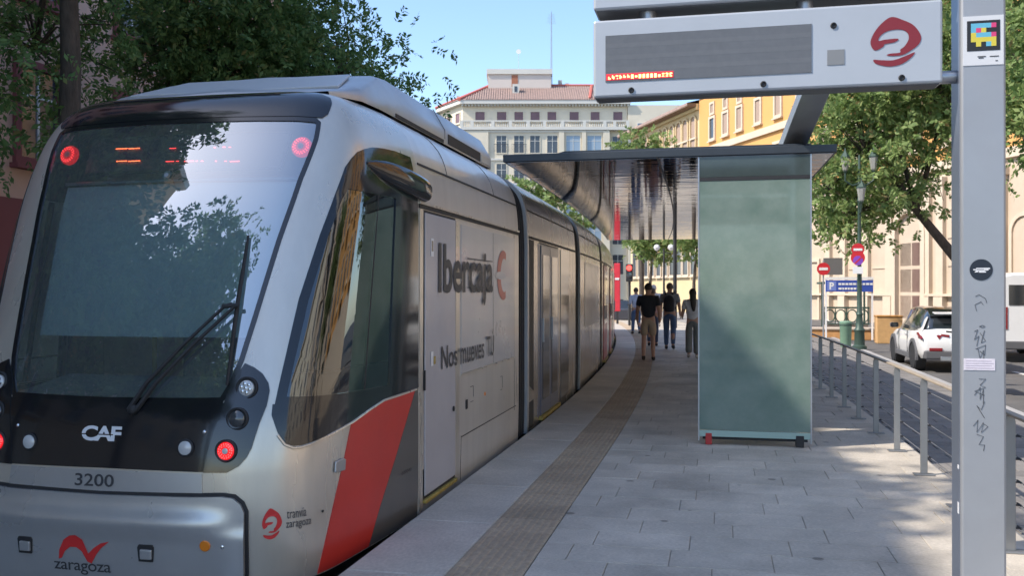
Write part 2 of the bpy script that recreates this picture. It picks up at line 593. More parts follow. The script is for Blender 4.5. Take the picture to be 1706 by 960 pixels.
for i, (sx, sy, w, l, rz) in enumerate(slabs):
    if i < 300:
        lay(SL, "paving_slab", platform, sx, sy, w, l, rnd.uniform(-.0015, .001), rz)
    else:
        c_, s_ = math.cos(rz), math.sin(rz)
        z = rnd.uniform(-.0012, .0008)
        P = [(sx + c_ * a * w / 2 - s_ * b * l / 2, sy + s_ * a * w / 2 + c_ * b * l / 2, z) for a, b in ((-1, -1), (1, -1), (1, 1), (-1, 1))]
        far.add(P + [(px, py, -.03) for px, py, _ in P], [(0, 1, 2, 3), (4, 5, 1, 0), (5, 6, 2, 1), (6, 7, 3, 2), (7, 4, 0, 3)])
tag(far.build("far_paving", mat("granite_slab_far", (0.54, 0.485, 0.405), 0.62, var=0.14, scale=20, stain=.3, island_random=0.13, rough_var=0.12), platform), kind="stuff")
# edge coping
y = 2.6
while y < 60:
    l = 1.2
    yc = y + l / 2
    lay(CO, "coping_stone", platform, -1.788 + curve_x(yc), yc, 0.584 - .004, l - .005, rnd.uniform(-.001, .001), math.atan(-curve_dir(yc).x / curve_dir(yc).y), 0.0006)
    y += l
# tactile strip: ribbed tiles
def tactile_mesh():
    mb = MB()
    mb.box(-.5, .5, -.5, .5, -.05, -.004)
    n = 9
    for k in range(n):
        xc = -.5 + (k + .5) / n
        mb.add([(xc - .038, -.49, -.004), (xc + .038, -.49, -.004), (xc + .038, .49, -.004), (xc - .038, .49, -.004),
                (xc - .024, -.48, .001), (xc + .024, -.48, .001), (xc + .024, .48, .001), (xc - .024, .48, .001)],
               [(4, 5, 6, 7), (0, 1, 5, 4), (1, 2, 6, 5), (2, 3, 7, 6), (3, 0, 4, 7)])
    return mb.mesh("tactile_tile", M_TACTILE)
TT = tactile_mesh()
y = 2.8
while y < 60:
    l = 0.40
    yc = y + l / 2
    lay(TT, "tactile_tile", platform, -1.28 + curve_x(yc), yc, 0.432 - .003, l - .003, rnd.uniform(-.001, .001), math.atan(-curve_dir(yc).x / curve_dir(yc).y), 0.001)
    y += l

# footway beyond the railing, and the kerb of the road
fw = MB()
for i in range(len(YS) - 1):
    y0, y1 = YS[i], YS[i + 1]
    a, b = curve_x(y0), curve_x(y1)
    P = [(1.96 + a, y0, -0.37), (4.36, y0, -0.37), (4.36, y1, -0.37), (1.96 + b, y1, -0.37)]
    fw.add(P + [(x, y, -.262) for x, y, _ in P], [(4, 5, 6, 7), (0, 1, 5, 4), (1, 2, 6, 5), (2, 3, 7, 6), (3, 0, 4, 7)])
footway = tag(fw.build("footway", M_MORTAR), kind="structure")
PV = slab_mesh("paver", M_PAVER, 0.006)
n = 0
y = 5.0
while y < 27:
    x = 2.0 + (0.25 if n % 2 else 0)
    while x < 4.3:
        w = min(0.5, 4.35 - x)
        if w > .12:
            lay(PV, "paver", footway, x + w / 2 + min(0, curve_x(y) * .0), y + .15, w - .008, .30 - .008, -.245 + rnd.uniform(-.002, .002), 0, .002)
        x += 0.5
    n += 1
    y += 0.30
fp = MB()
for i in range(60):
    y0 = 27.0 + i * .6
    for k in range(4):
        x0 = 2.0 + k * .6
        if x0 > 4.2: continue
        z = -.245 + rnd.uniform(-.002, .002)
        fp.box(x0 - 0, min(x0 + .594, 4.35), y0, y0 + .594, -.26, z)
tag(fp.build("far_pavers", mat("street_paver_far", (0.20, 0.185, 0.17), 0.75, var=0.18, scale=5, island_random=0.15), footway), kind="stuff")
KB = slab_mesh("kerb_stone", mat("kerb_granite", (0.34, 0.33, 0.32), 0.7, var=0.2, scale=10, obj_random=0.08), 0.012, 0.14)
y = 4.0
while y < 60:
    lay(KB, "kerb_stone", footway, 4.43, y + .5, .14, .992, -.238, 0, .001)
    y += 1.0
rd = MB()
rd.add([(4.5, -40, -.354), (30, -40, -.354), (30, 140, -.354), (4.5, 140, -.354)], [(0, 1, 2, 3)])
tag(rd.build("road", mat("road_asphalt", (0.11, 0.105, 0.10), 0.85, var=0.22, scale=2.5, bump=0.25, bscale=80)), kind="structure")
for x0 in (6.9, 10.4):
    mk = MB()
    for k in range(14):
        y0 = 2 + k * 5
        mk.box(x0, x0 + .12, y0, y0 + 2.4, -.353, -.348)
    tag(mk.build("road_marking", mat("road_paint", (0.62, 0.62, 0.60), 0.7, var=0.2, scale=5)), kind="structure")

# ------------------------------------------------------------------ the tram
def pchip(xs, ys):
    n = len(xs)
    d = [(ys[i + 1] - ys[i]) / (xs[i + 1] - xs[i]) for i in range(n - 1)]
    m = [d[0]] + [0 if d[i - 1] * d[i] <= 0 else 2 * d[i - 1] * d[i] / (d[i - 1] + d[i]) for i in range(1, n - 1)] + [d[-1]]
    def f(x):
        if x <= xs[0]: return ys[0]
        if x >= xs[-1]: return ys[-1]
        i = 0
        while x > xs[i + 1]: i += 1
        h = xs[i + 1] - xs[i]
        t = (x - xs[i]) / h
        return ys[i] * (1 + 2 * t) * (1 - t) ** 2 + h * m[i] * t * (1 - t) ** 2 + ys[i + 1] * t * t * (3 - 2 * t) + h * m[i + 1] * t * t * (t - 1)
    return f
def spline(xs, ys):
    """natural cubic spline"""
    n = len(xs)
    A = np.zeros((n, n)); B = np.zeros(n)
    A[0, 0] = A[-1, -1] = 1
    for i in range(1, n - 1):
        h0, h1 = xs[i] - xs[i - 1], xs[i + 1] - xs[i]
        A[i, i - 1], A[i, i], A[i, i + 1] = h0, 2 * (h0 + h1), h1
        B[i] = 6 * ((ys[i + 1] - ys[i]) / h1 - (ys[i] - ys[i - 1]) / h0)
    K = np.linalg.solve(A, B)
    def f(x):
        i = 0
        while i < n - 2 and x > xs[i + 1]: i += 1
        h = xs[i + 1] - xs[i]
        a, b = (xs[i + 1] - x) / h, (x - xs[i]) / h
        return float(a * ys[i] + b * ys[i + 1] + ((a ** 3 - a) * K[i] + (b ** 3 - b) * K[i + 1]) * h * h / 6)
    return f
TCX, YD = -3.475, 6.54
NOSE = pchip([-.35, .0, .3, .55, .8, .98, 1.5, 2.1, 2.71, 2.83, 2.91, 2.96, 3.0], [4.82, 4.75, 4.735, 4.75, 4.79, 4.84, 5.03, 5.27, 5.56, 5.63, 5.72, 5.88, 6.2])
HW = pchip([-.35, -.1, .3, 2.1, 2.35, 2.55, 2.7, 2.82, 2.91, 2.97, 3.0], [1.28, 1.315, 1.325, 1.325, 1.315, 1.295, 1.25, 1.165, 1.05, .90, .76])
_T = [0, .19, .38, .52, .60, .66, .74, .84, .93, 1]
_PX = [v / 1.325 for v in (0, .366, .742, 1.026, 1.156, 1.21, 1.245, 1.28, 1.308, 1.325)]
_PY = [v / 1.74 for v in (0, .008, .038, .118, .235, .37, .60, .98, 1.39, 1.74)]
PLX = spline([-v for v in _T[3:0:-1]] + _T, [-v for v in _PX[3:0:-1]] + _PX)
PLY = spline([-v for v in _T[3:0:-1]] + _T, _PY[3:0:-1] + _PY)
def cab(t, z):
    s = 1 if t >= 0 else -1
    t = abs(t)
    y0 = NOSE(z)
    return Vector((TCX + s * HW(z) * PLX(t), y0 + (YD - y0) * PLY(t), z))
def cabn(t, z):
    h = 2e-3
    z = min(max(z, -.34), 2.985)
    a = cab(t + h, z) - cab(t - h, z)
    b = cab(t, z + h) - cab(t, z - h)
    n = a.cross(b)
    return n.normalized()
def cabo(t, z, off):
    return cab(t, z) + cabn(t, z) * off
def inset(poly, d, ts=2.3):
    P = [Vector((t * ts, z)) for t, z in poly]
    n = len(P)
    area = sum(P[i].x * P[(i + 1) % n].y - P[(i + 1) % n].x * P[i].y for i in range(n))
    sg = 1 if area > 0 else -1
    out = []
    for i in range(n):
        e0 = (P[i] - P[i - 1]).normalized()
        e1 = (P[(i + 1) % n] - P[i]).normalized()
        n0, n1 = Vector((-e0.y, e0.x)) * sg, Vector((-e1.y, e1.x)) * sg
        b = (n0 + n1)
        b = b / max(0.5, b.dot(n0)) if b.length > 1e-6 else n0
        q = P[i] + b * d
        out.append((q.x / ts, q.y))
    return out
def inside(poly, x, y):
    r = False
    n = len(poly)
    for i in range(n):
        (x0, y0), (x1, y1) = poly[i], poly[i - 1]
        if (y0 > y) != (y1 > y) and x < (x1 - x0) * (y - y0) / (y1 - y0) + x0:
            r = not r
    return r
def patch(name, poly, off, m, parent, holes=(), dt=.02, dz=.05, skirt=.012, mirror=False, fn=None):
    """a piece of the cab's skin: an outline in (girth, height) laid on the curved nose, proud by off, with turned-in edges"""
    bm = bmesh.new()
    edges = []
    for lp in [poly] + list(holes):
        vs = [bm.verts.new((t, z, 0)) for t, z in lp]
        edges += [bm.edges.new((vs[i], vs[(i + 1) % len(vs)])) for i in range(len(vs))]
    bmesh.ops.triangle_fill(bm, edges=edges, use_beauty=True)
    ts = [p[0] for p in poly]; zs = [p[1] for p in poly]
    for lo, hi, st, ax in ((min(ts), max(ts), dt, 0), (min(zs), max(zs), dz, 1)):
        k = math.ceil(lo / st) * st
        while k < hi - 1e-6:
            if k > lo + 1e-6:
                co = [0, 0, 0]; co[ax] = k
                no = [0, 0, 0]; no[ax] = 1
                bmesh.ops.bisect_plane(bm, geom=bm.verts[:] + bm.edges[:] + bm.faces[:], plane_co=co, plane_no=no, dist=1e-6)
            k += st
    if mirror:
        for v in bm.verts:
            v.co.x = -v.co.x
    bd = [e for e in bm.edges if e.is_boundary]
    par = {v: (v.co.x, v.co.y) for v in bm.verts}
    offf = off if callable(off) else (lambda t, z: off)
    ext = bmesh.ops.extrude_edge_only(bm, edges=bd)
    newv = [v for v in ext["geom"] if isinstance(v, bmesh.types.BMVert)]
    low = {}
    for v in newv:
        low[v] = (v.co.x, v.co.y)
    for v in bm.verts:
        t, z = low.get(v, par.get(v))
        o = offf(t, z) - (skirt if v in low else 0)
        p = cabo(t, z, o)
        v.co = fn(p) if fn else p
    bmesh.ops.recalc_face_normals(bm, faces=bm.faces)
    # make sure the outer faces look outwards
    cen = Vector((TCX, 6.6, 1.3))
    sc = sum((f.normal.dot(f.calc_center_median() - cen)) * f.calc_area() for f in bm.faces)
    if sc < 0:
        bmesh.ops.reverse_faces(bm, faces=bm.faces)
    me = bpy.data.meshes.new(name)
    bm.to_mesh(me)
    bm.free()
    me.polygons.foreach_set("use_smooth", [True] * len(me.polygons))
    me.set_sharp_from_angle(angle=math.radians(40))
    me.materials.append(m)
    return new_obj(name, me, parent)
def mir(half):
    """right half outline from the top centre to the bottom centre -> closed symmetric outline"""
    return half + [(-t, z) for t, z in reversed(half) if abs(t) > 1e-6]

tram = thing("tram", "long silver tram standing at the platform, red band behind its cab", "tram", (TCX, 4.75, -.35))

WS = [(0, 2.748), (.15, 2.748), (.30, 2.744), (.44, 2.735), (.505, 2.722), (.519, 2.69), (.508, 2.56), (.478, 2.30), (.4475, 1.91), (.418, 1.436), (.401, 1.19), (.383, 1.05), (.3591, .948), (.25, .942), (.12, .938), (0, .936)]
WS_OUT = mir(WS)
WS_IN = inset(WS_OUT, .035)
WS_HOLE = inset(WS_OUT, .018)
SW_OUT = [(.502, .94), (.5135, 1.24), (.5237, 1.542), (.5556, 1.9415), (.583, 2.20), (.609, 2.389), (.632, 2.45), (.6608, 2.5008), (.70, 2.53), (.7517, 2.5575), (.82, 2.573), (.8867, 2.5799), (.976, 2.573), (.9995, 2.30), (.9995, 1.6), (.9995, .905), (.75, .925)]
SW_IN = [(.531, .985), (.541, 1.25), (.552, 1.54), (.583, 1.94), (.611, 2.17), (.632, 2.245), (.75, 2.245), (.882, 2.24), (.885, 1.6), (.888, .955), (.70, .972)]
SW_HOLE = inset(SW_IN, -.02)

# the cab's painted skin with its window openings, and its dark lining
def cab_grid(off, zlo=-.07, nt=130, name="cab_skin", fn=None, holes=True):
    zs = [zlo + (2.6 - zlo) * i / 100 for i in range(101)] + [2.6 + .4 * (1 - (1 - i / 34) ** 2.0) for i in range(1, 35)]
    ts = [i / nt for i in range(-nt, nt + 1)]
    V = [cabo(t, z, off) if off else cab(t, z) for z in zs for t in ts]
    W = len(ts)
    Fc = []
    for j in range(len(zs) - 1):
        zc = (zs[j] + zs[j + 1]) / 2
        for i in range(W - 1):
            tc = (ts[i] + ts[i + 1]) / 2
            if holes and ((abs(tc) < .53 and .9 < zc < 2.76 and inside(WS_HOLE, tc, zc)) or (abs(tc) > .5 and inside(SW_HOLE, abs(tc), zc))):
                continue
            a = j * W + i
            Fc.append((a, a + 1, a + W + 1, a + W))
    # roof: close the last ring
    b = (len(zs) - 1) * W
    c = len(V)
    for i in range(W):
        p = V[b + i]
        V.append(Vector((TCX + (p.x - TCX) * .5, max(p.y, 6.0) * .5 + 6.6 * .5, p.z + .012)))
    for i in range(W - 1):
        Fc.append((b + i, b + i + 1, c + i + 1, c + i))
    if fn:
        V = [fn(p) for p in V]
    me = bpy.data.meshes.new(name)
    me.from_pydata([tuple(p) for p in V], [], Fc)
    me.polygons.foreach_set("use_smooth", [True] * len(me.polygons))
    return me
me = cab_grid(0)
me.materials.append(M_SILVER)
new_obj("cab_skin", me, tram)
me = cab_grid(-.03, nt=60)
me.materials.append(M_LINER)
new_obj("cab_lining", me, tram)

ws_b = patch("windshield_border", WS_OUT, .003, M_BLACK, tram, [WS_IN], skirt=.02)
ws_g = patch("windshield", inset(WS_OUT, .025), -.004, M_WSGLASS, tram, skirt=.001, dt=.0125, dz=.04)
lab = tag(ws_g, "large tinted windshield reflecting sky and trees")
VISOR = mir([(0, 2.965), (.25, 2.963), (.45, 2.955), (.56, 2.93), (.60, 2.88), (.585, 2.83), (.55, 2.75), (.525, 2.72), (.44, 2.732), (.2, 2.742), (0, 2.744)])
patch("roof_visor", VISOR, .0065, M_BLACK, tram, dz=.02)
# visor seam
sm = MB()
sm.tube([cabo(t / 100, 2.905, .009) for t in range(-40, 41, 4)], .003, 5)
sm.build("visor_seam", M_BLACKM, tram)
# lower black fascia, number strip, bumper
patch("front_fascia", mir([(0, .944), (.365, .954), (.385, .954), (.35, .76), (.343, .654), (.332, .567), (0, .572)]), .0042, M_BLACK, tram)
patch("number_strip", mir([(0, .562), (.322, .557), (.3255, .452), (0, .442)]), .012, M_SILVERB, tram)
patch("fascia_gap", mir([(0, .446), (.40, .452), (.40, .40), (0, .40)]), .002, M_BLACKM, tram)
def bump_off(t, z):
    return .035 + .03 * math.exp(-((z - .28) / .06) ** 2) * (1 - min(1, (abs(t) / .42) ** 6)) + (.015 if z < .2 else .015 * math.exp(-((z - .2) / .05) ** 2))
BUMP = mir([(0, .424), (.30, .43), (.385, .436), (.415, .428), (.435, .395), (.445, .35), (.445, .0), (.435, -.15), (.42, -.3), (0, -.3)])
patch("bumper_seal", inset(BUMP, -.02), .012, M_BLACKM, tram, skirt=.03)
bumper = patch("bumper", BUMP, bump_off, M_SILVERB, tram, skirt=.05, dz=.02)
tag(bumper, "silver front bumper with orange reflector and tow covers")

# head and tail lamp clusters
CL = [(.4061, 1.1749), (.435, 1.15), (.459, 1.1163), (.478, 1.065), (.4845, 1.0205), (.4835, .975), (.4819, .9363), (.4687, .8363), (.4541, .7029), (.442, .65), (.4232, .6038), (.3922, .567), (.3246, .5645), (.3303, .654), (.3548, .8546), (.3741, 1.0559)]
def lamp_axis(t, z):
    return (cabn(t, z) + Vector((0, -1.2, 0))).normalized()
for sgn in (1, -1):
    cl = patch("lamp_cluster", CL, .008, M_BLACK, tram, mirror=sgn < 0, skirt=.02)
    for (t, z, kind) in ((.4225, 1.0355, "white"), (.4085, .8647, "dark"), (.3865, .6878, "red")):
        p = cabo(sgn * t, z, .004)
        n = lamp_axis(sgn * t, z)
        MB().lathe(p, [(.066, -.01), (.066, .009), (.060, .013), (.052, .010), (.045, -.002)], 28, n).build("lamp_socket", M_BLACKM, cl, smooth=True)
        if kind == "white":
            MB().lathe(p, [(.046, .0), (.044, .014), (.03, .022), (.001, .025)], 24, n).build("headlamp", M_LENS, cl, smooth=True)
            q = MB()
            for k in range(7):
                a = k * math.tau / 6
                rr = 0 if k == 6 else .026
                u = n.orthogonal().normalized(); w = n.cross(u)
                q.lathe(p + n * .019 + (u * math.cos(a) + w * math.sin(a)) * rr, [(.011, 0), (.009, .007), (.001, .009)], 8, n)
            tag(q.build("headlamp_facets", M_CHROME, cl, smooth=True), kind="stuff")
        elif kind == "dark":
            MB().lathe(p, [(.05, .0), (.047, .014), (.03, .026), (.001, .03)], 24, n).build("headlamp", M_LENSDK, cl, smooth=True)
        else:
            MB().lathe(p, [(.053, .0), (.05, .010), (.036, .016), (.022, .017), (.001, .012)], 28, n).build("tail_lamp", M_LEDDEEP, cl, smooth=True)
            q = MB()
            u = n.orthogonal().normalized(); w = n.cross(u)
            for rr, cnt in ((.040, 18), (.029, 12)):
                for k in range(cnt):
                    a = k * math.tau / cnt
                    q.lathe(p + n * .0155 + (u * math.cos(a) + w * math.sin(a)) * rr, [(.0042, 0), (.003, .003)], 6, n)
            tag(q.build("tail_lamp_diodes", M_LEDRED, cl), kind="stuff")
            MB().lathe(p + n * .013, [(.019, 0), (.017, .007), (.001, .009)], 14, n).build("lamp_core", M_LENS, cl, smooth=True)
    # marker lamps on the fascia and small bolts
    p = cabo(sgn * .266, .6995, .003); n = lamp_axis(sgn * .266, .6995)
    MB().lathe(p, [(.052, 0), (.052, .008), (.044, .012), (.04, .008)], 26, n).build("fog_lamp_ring", M_BLACKM, tram, smooth=True)
    MB().lathe(p, [(.041, 0), (.04, .011), (.02, .018), (.001, .019)], 24, n).build("fog_lamp", M_LENS, tram, smooth=True)
    p = cabo(sgn * .318, .79, .004); n = cabn(sgn * .318, .79)
    MB().lathe(p, [(.011, 0), (.011, .004), (.007, .008), (.001, .009)], 12, n).build("bolt", M_CHROME, tram, smooth=True)
    p = cabo(sgn * .392, .165, bump_off(.392, .165)); n = cabn(sgn * .392, .165)
    MB().lathe(p, [(.010, 0), (.010, .003), (.001, .006)], 12, n).build("bolt", M_CHROME, tram, smooth=True)
    # tow hook covers
    h = MB()
    t0, z0 = (.165 if sgn > 0 else -.245), .118
    pts = [(-.052, -.05), (.052, -.05), (.06, .03), (.05, .045), (-.05, .045), (-.06, .03)]
    h.prism(pts, lambda a, b, d: cabo(t0 + a * .42, z0 + b, bump_off(t0, z0) + d), -.002, .010)
    hk = h.build("tow_cover_frame", M_BLACKM, tram)
    h = MB()
    pts = [(-.036, -.035), (.05, -.035), (.052, .02), (-.036, .022)]
    h.prism(pts, lambda a, b, d: cabo(t0 + a * .42, z0 + b, bump_off(t0, z0) + d), .004, .022)
    h.build("tow_cover", M_SILVERB, hk, bevel=.006)
p = cabo(.3447, .1704, bump_off(.34, .17)); n = cabn(.3447, .1704)
MB().lathe(p, [(.031, 0), (.031, .006), (.027, .010), (.001, .011)], 22, n).build("side_reflector", M_ORANGE, tram, smooth=True)

# lettering on the nose
def on_front(t0, t1, z0, z1, off):
    return lambda u, v: cabo(t0 + (t1 - t0) * u, z0 + (z1 - z0) * v, off(t0 + (t1 - t0) * u, z0 + (z1 - z0) * v) if callable(off) else off)
lettering("CAF", on_front(-.082, .054, .722, .808, .007), M_WHITELET, tram, .035, .86)
cut = MB()
for u0, u1, v0, v1 in ((.0, .80, .40, .47),):
    f_ = on_front(-.082, .054, .722, .808, .0078)
    cut.add([f_(u0, v0), f_(u1, v0), f_(u1, v1), f_(u0, v1)], [(0, 1, 2, 3)])
cut.build("lettering_slit", M_BLACK, tram)
lettering("3200", on_front(-.088, .0452, .466, .537, .0145), M_LETTER, tram, .012)
lettering("zaragoza", on_front(-.146, .049, -.032, .034, lambda t, z: bump_off(t, z) + .003), M_LETTER, tram, .004, .95)
BIRD = [(228, 892), (231, 862), (246, 828), (266, 813), (285, 810), (305, 824), (322, 868), (340, 848), (362, 832), (388, 825), (362, 848), (345, 872), (331, 900), (318, 894), (302, 862), (286, 850), (266, 850), (248, 866), (238, 888)]
fb = on_front(-.128, .047, .035, .195, lambda t, z: bump_off(t, z) + .003)
decal([((x - 228) / 160, (900 - yy) / 90) for x, yy in BIRD], fb, M_REDLOGO, tram, "red_bird_emblem")

# flanks of the cab
for sgn in (1, -1):
    mm = sgn < 0
    sw = patch("window_surround", SW_OUT, .004, M_BLACK, tram, [SW_IN], mirror=mm, skirt=.02)
    patch("cab_window", inset(SW_IN, -.012), -.004, M_SIDEGLASS, tram, mirror=mm, skirt=.001)
    patch("belt_panel", [(.4966, .945), (.4975, .885), (.5184, .783), (.538, .726), (.56, .706), (.582, .706), (.6087, .7167), (.7582, .7872), (.868, .8699), (.9, .876), (.9995, .886), (.9995, .912), (.75, .932)], .005, M_BLACK, tram, mirror=mm)
    patch("red_band", [(.988, .8835), (.93, .874), (.89, .867), (.872, .868), (.756, .7835), (.73, .5445), (.6474, .007), (.637, -.062), (.823, -.062), (.8255, -.0466), (.8625, .1749), (.9153, .4528)], .0035, M_RED, tram, mirror=mm)
    patch("dark_panel", [(.9895, .8835), (.9992, .884), (.9992, -.062), (.8245, -.062), (.827, -.0466), (.864, .1749), (.9168, .4528)], .003, M_DKGREY, tram, mirror=mm)
    # silver lip under the dark belt
    lip = MB()
    lip.tube([cabo(sgn * t, z, .006) for t, z in [(.5184, .772), (.538, .718), (.56, .696), (.582, .696), (.6087, .7067), (.68, .742), (.7582, .778), (.82, .828), (.868, .862), (.93, .868), (.99, .876)]], .008, 6)
    lip.build("belt_lip", M_SILVER, tram, smooth=True)
    # window bars behind the pane edge: door pillar, sliding light, low rail
    br = MB()
    br.tube([cabo(sgn * .80, z, -.012) for z in (.96, 1.3, 1.7, 2.0, 2.24)], .012, 6)
    br.build("window_bar", M_BLACKM, tram)
    br = MB()
    br.tube([cabo(sgn * t, 1.12, -.012) for t in (.535, .6, .66, .72, .78, .84, .885)], .006, 5)
    br.build("window_rail", M_BLACKM, tram)
    # small square flap and its catch
    f_ = MB()
    f_.prism([(-.06, -.03), (.05, -.035), (.055, .03), (.03, .042), (-.055, .035)], lambda a, b, d: cabo(sgn * (.713 + a * .35), .536 + b, .004 + d), 0, .014)
    f_.build("flap", M_STEEL, tram, bevel=.006)
    dot = MB()
    dot.lathe(cabo(sgn * .655, .30, .002), [(.008, 0), (.008, .004), (.001, .005)], 10, cabn(sgn * .655, .3))
    dot.build("marker_stud", M_BLACKM, tram)
# maker's words and emblem on the flank
fe = on_front(.4887, .5388, .19, .365, .0045)
sk = lambda u, v: fe(u + .0, v - .0 * u)
decal(smooth_loop(emblem_norm(EMBLEM_A), 2), sk, M_REDLOGO, tram, "red_emblem")
decal(smooth_loop(emblem_norm(EMBLEM_B), 2), sk, M_REDLOGO, tram, "red_emblem")
lettering("tranvía", on_front(.551, .603, .299, .352, .0045), M_LETTER, tram, .0)
lettering("zaragoza", on_front(.549, .6175, .233, .278, .0045), M_LETTER, tram, .0)
lettering("020040", on_front(.936, .972, .30, .325, .0045), M_LETTER, tram, .0)

# camera pod over the cab window
def pod(sgn):
    secs = []
    for t, zc, hz, o0, o1 in ((.72, 2.435, .012, .0, .010), (.76, 2.425, .040, .0, .028), (.81, 2.41, .06, -.0, .052), (.86, 2.395, .07, .0, .075), (.91, 2.375, .074, .0, .092), (.96, 2.355, .074, .0, .10), (1.0, 2.338, .072, .0, .10)):
        secs.append((cab(t, zc), cabn(t, zc), zc, hz, o0, o1))
    last = secs[-1]
    secs.append((last[0] + Vector((0, .10, -.015)), last[1], last[2] - .015, .062, .0, .09))
    mb = MB()
    n = 16
    V = []
    for p, nn, zc, hz, o0, o1 in secs:
        for k in range(n):
            a = math.tau * k / n
            cu, cv = math.cos(a), math.sin(a)
            cu = math.copysign(abs(cu) ** .7, cu); cv = math.copysign(abs(cv) ** .7, cv)
            o = (o0 - .02 + o1) / 2 + (o1 - o0 + .02) / 2 * cu
            q = Vector((p.x, p.y, 0)) + Vector((nn.x, nn.y, 0)).normalized() * o
            q.z = p.z + hz * cv + (.25 * hz * cu)
            if sgn < 0:
                q.x = 2 * TCX - q.x
            V.append(q)
    Fc = [(i * n + k, i * n + (k + 1) % n, (i + 1) * n + (k + 1) % n, (i + 1) * n + k) for i in range(len(secs) - 1) for k in range(n)]
    Fc += [tuple(range(n)), tuple(range((len(secs) - 1) * n, len(secs) * n))]
    mb.add(V, Fc)
    return mb.build("camera_pod", M_BLACK, tram, smooth=True)
pod(1); pod(-1)

# wipers
wp = MB()
def W_(t, z, o): return cabo(t, z, o)
wp.tube([W_(.072, .90, .02), W_(.12, 1.05, .035), W_(.22, 1.27, .045), W_(.3236, 1.487, .05), W_(.345, 1.505, .05)], [.016, .014, .011, .010, .009], 7)
wp.tube([W_(.096, .90, .02), W_(.15, 1.05, .035), W_(.25, 1.27, .045), W_(.355, 1.487, .05)], [.016, .014, .011, .010], 7)
wp.tube([W_(.318, 1.488, .05), W_(.366, 1.494, .05)], .014, 7)
wp.build("wiper_arm", M_BLACKM, tram, smooth=True)
wb = MB()
wb.tube([W_(.346, 1.93, .012), W_(.351, 1.75, .016), W_(.356, 1.5, .022), W_(.362, 1.25, .016), W_(.366, 1.05, .012)], [.008, .012, .014, .012, .008], 6)
wb.build("wiper_blade", M_BLACKM, tram, smooth=True)
wb = MB()
wb.lathe(cabo(.083, .905, .004), [(.03, 0), (.03, .02), (.018, .03), (.001, .032)], 14, cabn(.083, .905))
wb.build("wiper_hub", M_BLACKM, tram, smooth=True)

# behind the windshield: red lamps, destination display, blind, desk, seat, rear wall
for sgn in (1, -1):
    t, z = sgn * .449, 2.55
    p = cabo(t, z, -.05); n = lamp_axis(t, z)
    MB().lathe(p, [(.068, -.02), (.068, .0), (.055, .012), (.024, .014), (.001, .01)], 26, n).build("upper_tail_lamp", M_LEDDEEP, tram, smooth=True)
    q = MB()
    u = n.orthogonal().normalized(); w = n.cross(u)
    for rr, cnt in ((.052, 18), (.040, 14)):
        for k in range(cnt):
            a = k * math.tau / cnt
            q.lathe(p + n * .013 + (u * math.cos(a) + w * math.sin(a)) * rr, [(.0045, 0), (.003, .003)], 6, n)
    tag(q.build("upper_lamp_diodes", M_LEDRED, tram), kind="stuff")
    MB().lathe(p + n * .012, [(.022, 0), (.02, .008), (.001, .01)], 14, n).build("upper_lamp_core", M_LENS, tram, smooth=True)
patch("display_board", mir([(0, 2.70), (.40, 2.69), (.375, 2.44), (0, 2.44)]), -.10, mat("display_black", (.05, .055, .06), .5), tram, skirt=.03)
DSH = [(-.268, -.222, 2.605, 1), (-.217, -.172, 2.603, 1), (-.246, -.204, 2.512, 1), (-.198, -.152, 2.509, 1), (-.053, -.028, 2.592, 0), (.116, .124, 2.588, 0), (.148, .16, 2.588, 0), (.172, .18, 2.586, 0),
       (-.052, -.02, 2.497, 0), (-.012, -.002, 2.497, 0), (.018, .055, 2.494, 0), (.062, .07, 2.493, 0), (.082, .09, 2.492, 0), (.134, .14, 2.488, 0), (.168, .176, 2.486, 0), (.188, .222, 2.483, 0)]
for a, b, z, k in DSH:
    patch("led_line", [(a * 1.04, z - .0025), (b * 1.04, z - .0025), (b * 1.04, z + .0025), (a * 1.04, z + .0025)], -.09, M_LEDORG if k else M_LEDRED, tram, skirt=.002)
bl = patch("window_blind", mir([(0, 2.38), (.465, 2.37), (.425, 1.80), (.40, 1.37), (0, 1.37)]), -.16, M_BLIND, tram, skirt=.004)
br = MB()
br.tube([cabo(t / 100, 2.385 - abs(t) * .0001, -.13) for t in range(-46, 47, 4)], .010, 6)
br.build("blind_rod", M_STEEL, tram, smooth=True)
MB().lathe(cabo(.0, 2.35, -.006), [(.035, -.004), (.03, .001), (.001, .003)], 18, cabn(0, 2.35)).build("mirror_mount", M_CABIN, tram, smooth=True)
dk = MB()
V = []
for t in range(-38, 39, 2):
    a = cabo(t / 100, .99, -.06); b = Vector((a.x * .97 + TCX * .03, a.y + .45, 1.05)); c = Vector((b.x, b.y + .02, .7))
    V += [a, b, c]
nn = len(V) // 3
dk.add(V, [(3 * i + k, 3 * i + 3 + k, 3 * i + 4 + k, 3 * i + 1 + k) for i in range(nn - 1) for k in (0, 1)])
dk.build("driver_desk", M_CABIN, tram)
st = MB()
st.box(TCX - .25, TCX + .25, 5.95, 6.07, .75, 1.42)
st.build("driver_seat", M_SEAT, tram, bevel=.05, seg=3)
st = MB()
st.box(TCX - .13, TCX + .13, 5.96, 6.05, 1.43, 1.62)
st.build("head_rest", M_SEAT, tram, bevel=.04, seg=3)
st = MB()
_zz = [-.06, 1.0, 2.0, 2.4, 2.6, 2.75, 2.85, 2.92]
st.prism([(HW(z) - .04, z) for z in _zz] + [(-HW(z) + .04, z) for z in reversed(_zz)], lambda u, v, d: (TCX + u, d, v), 6.545, 6.60)
st.build("cab_rear_wall", M_CABIN, tram)
st = MB()
st.box(TCX - 1.1, TCX + 1.1, 4.95, 6.55, -.06, -.02)
st.build("cab_floor", M_CABIN, tram)
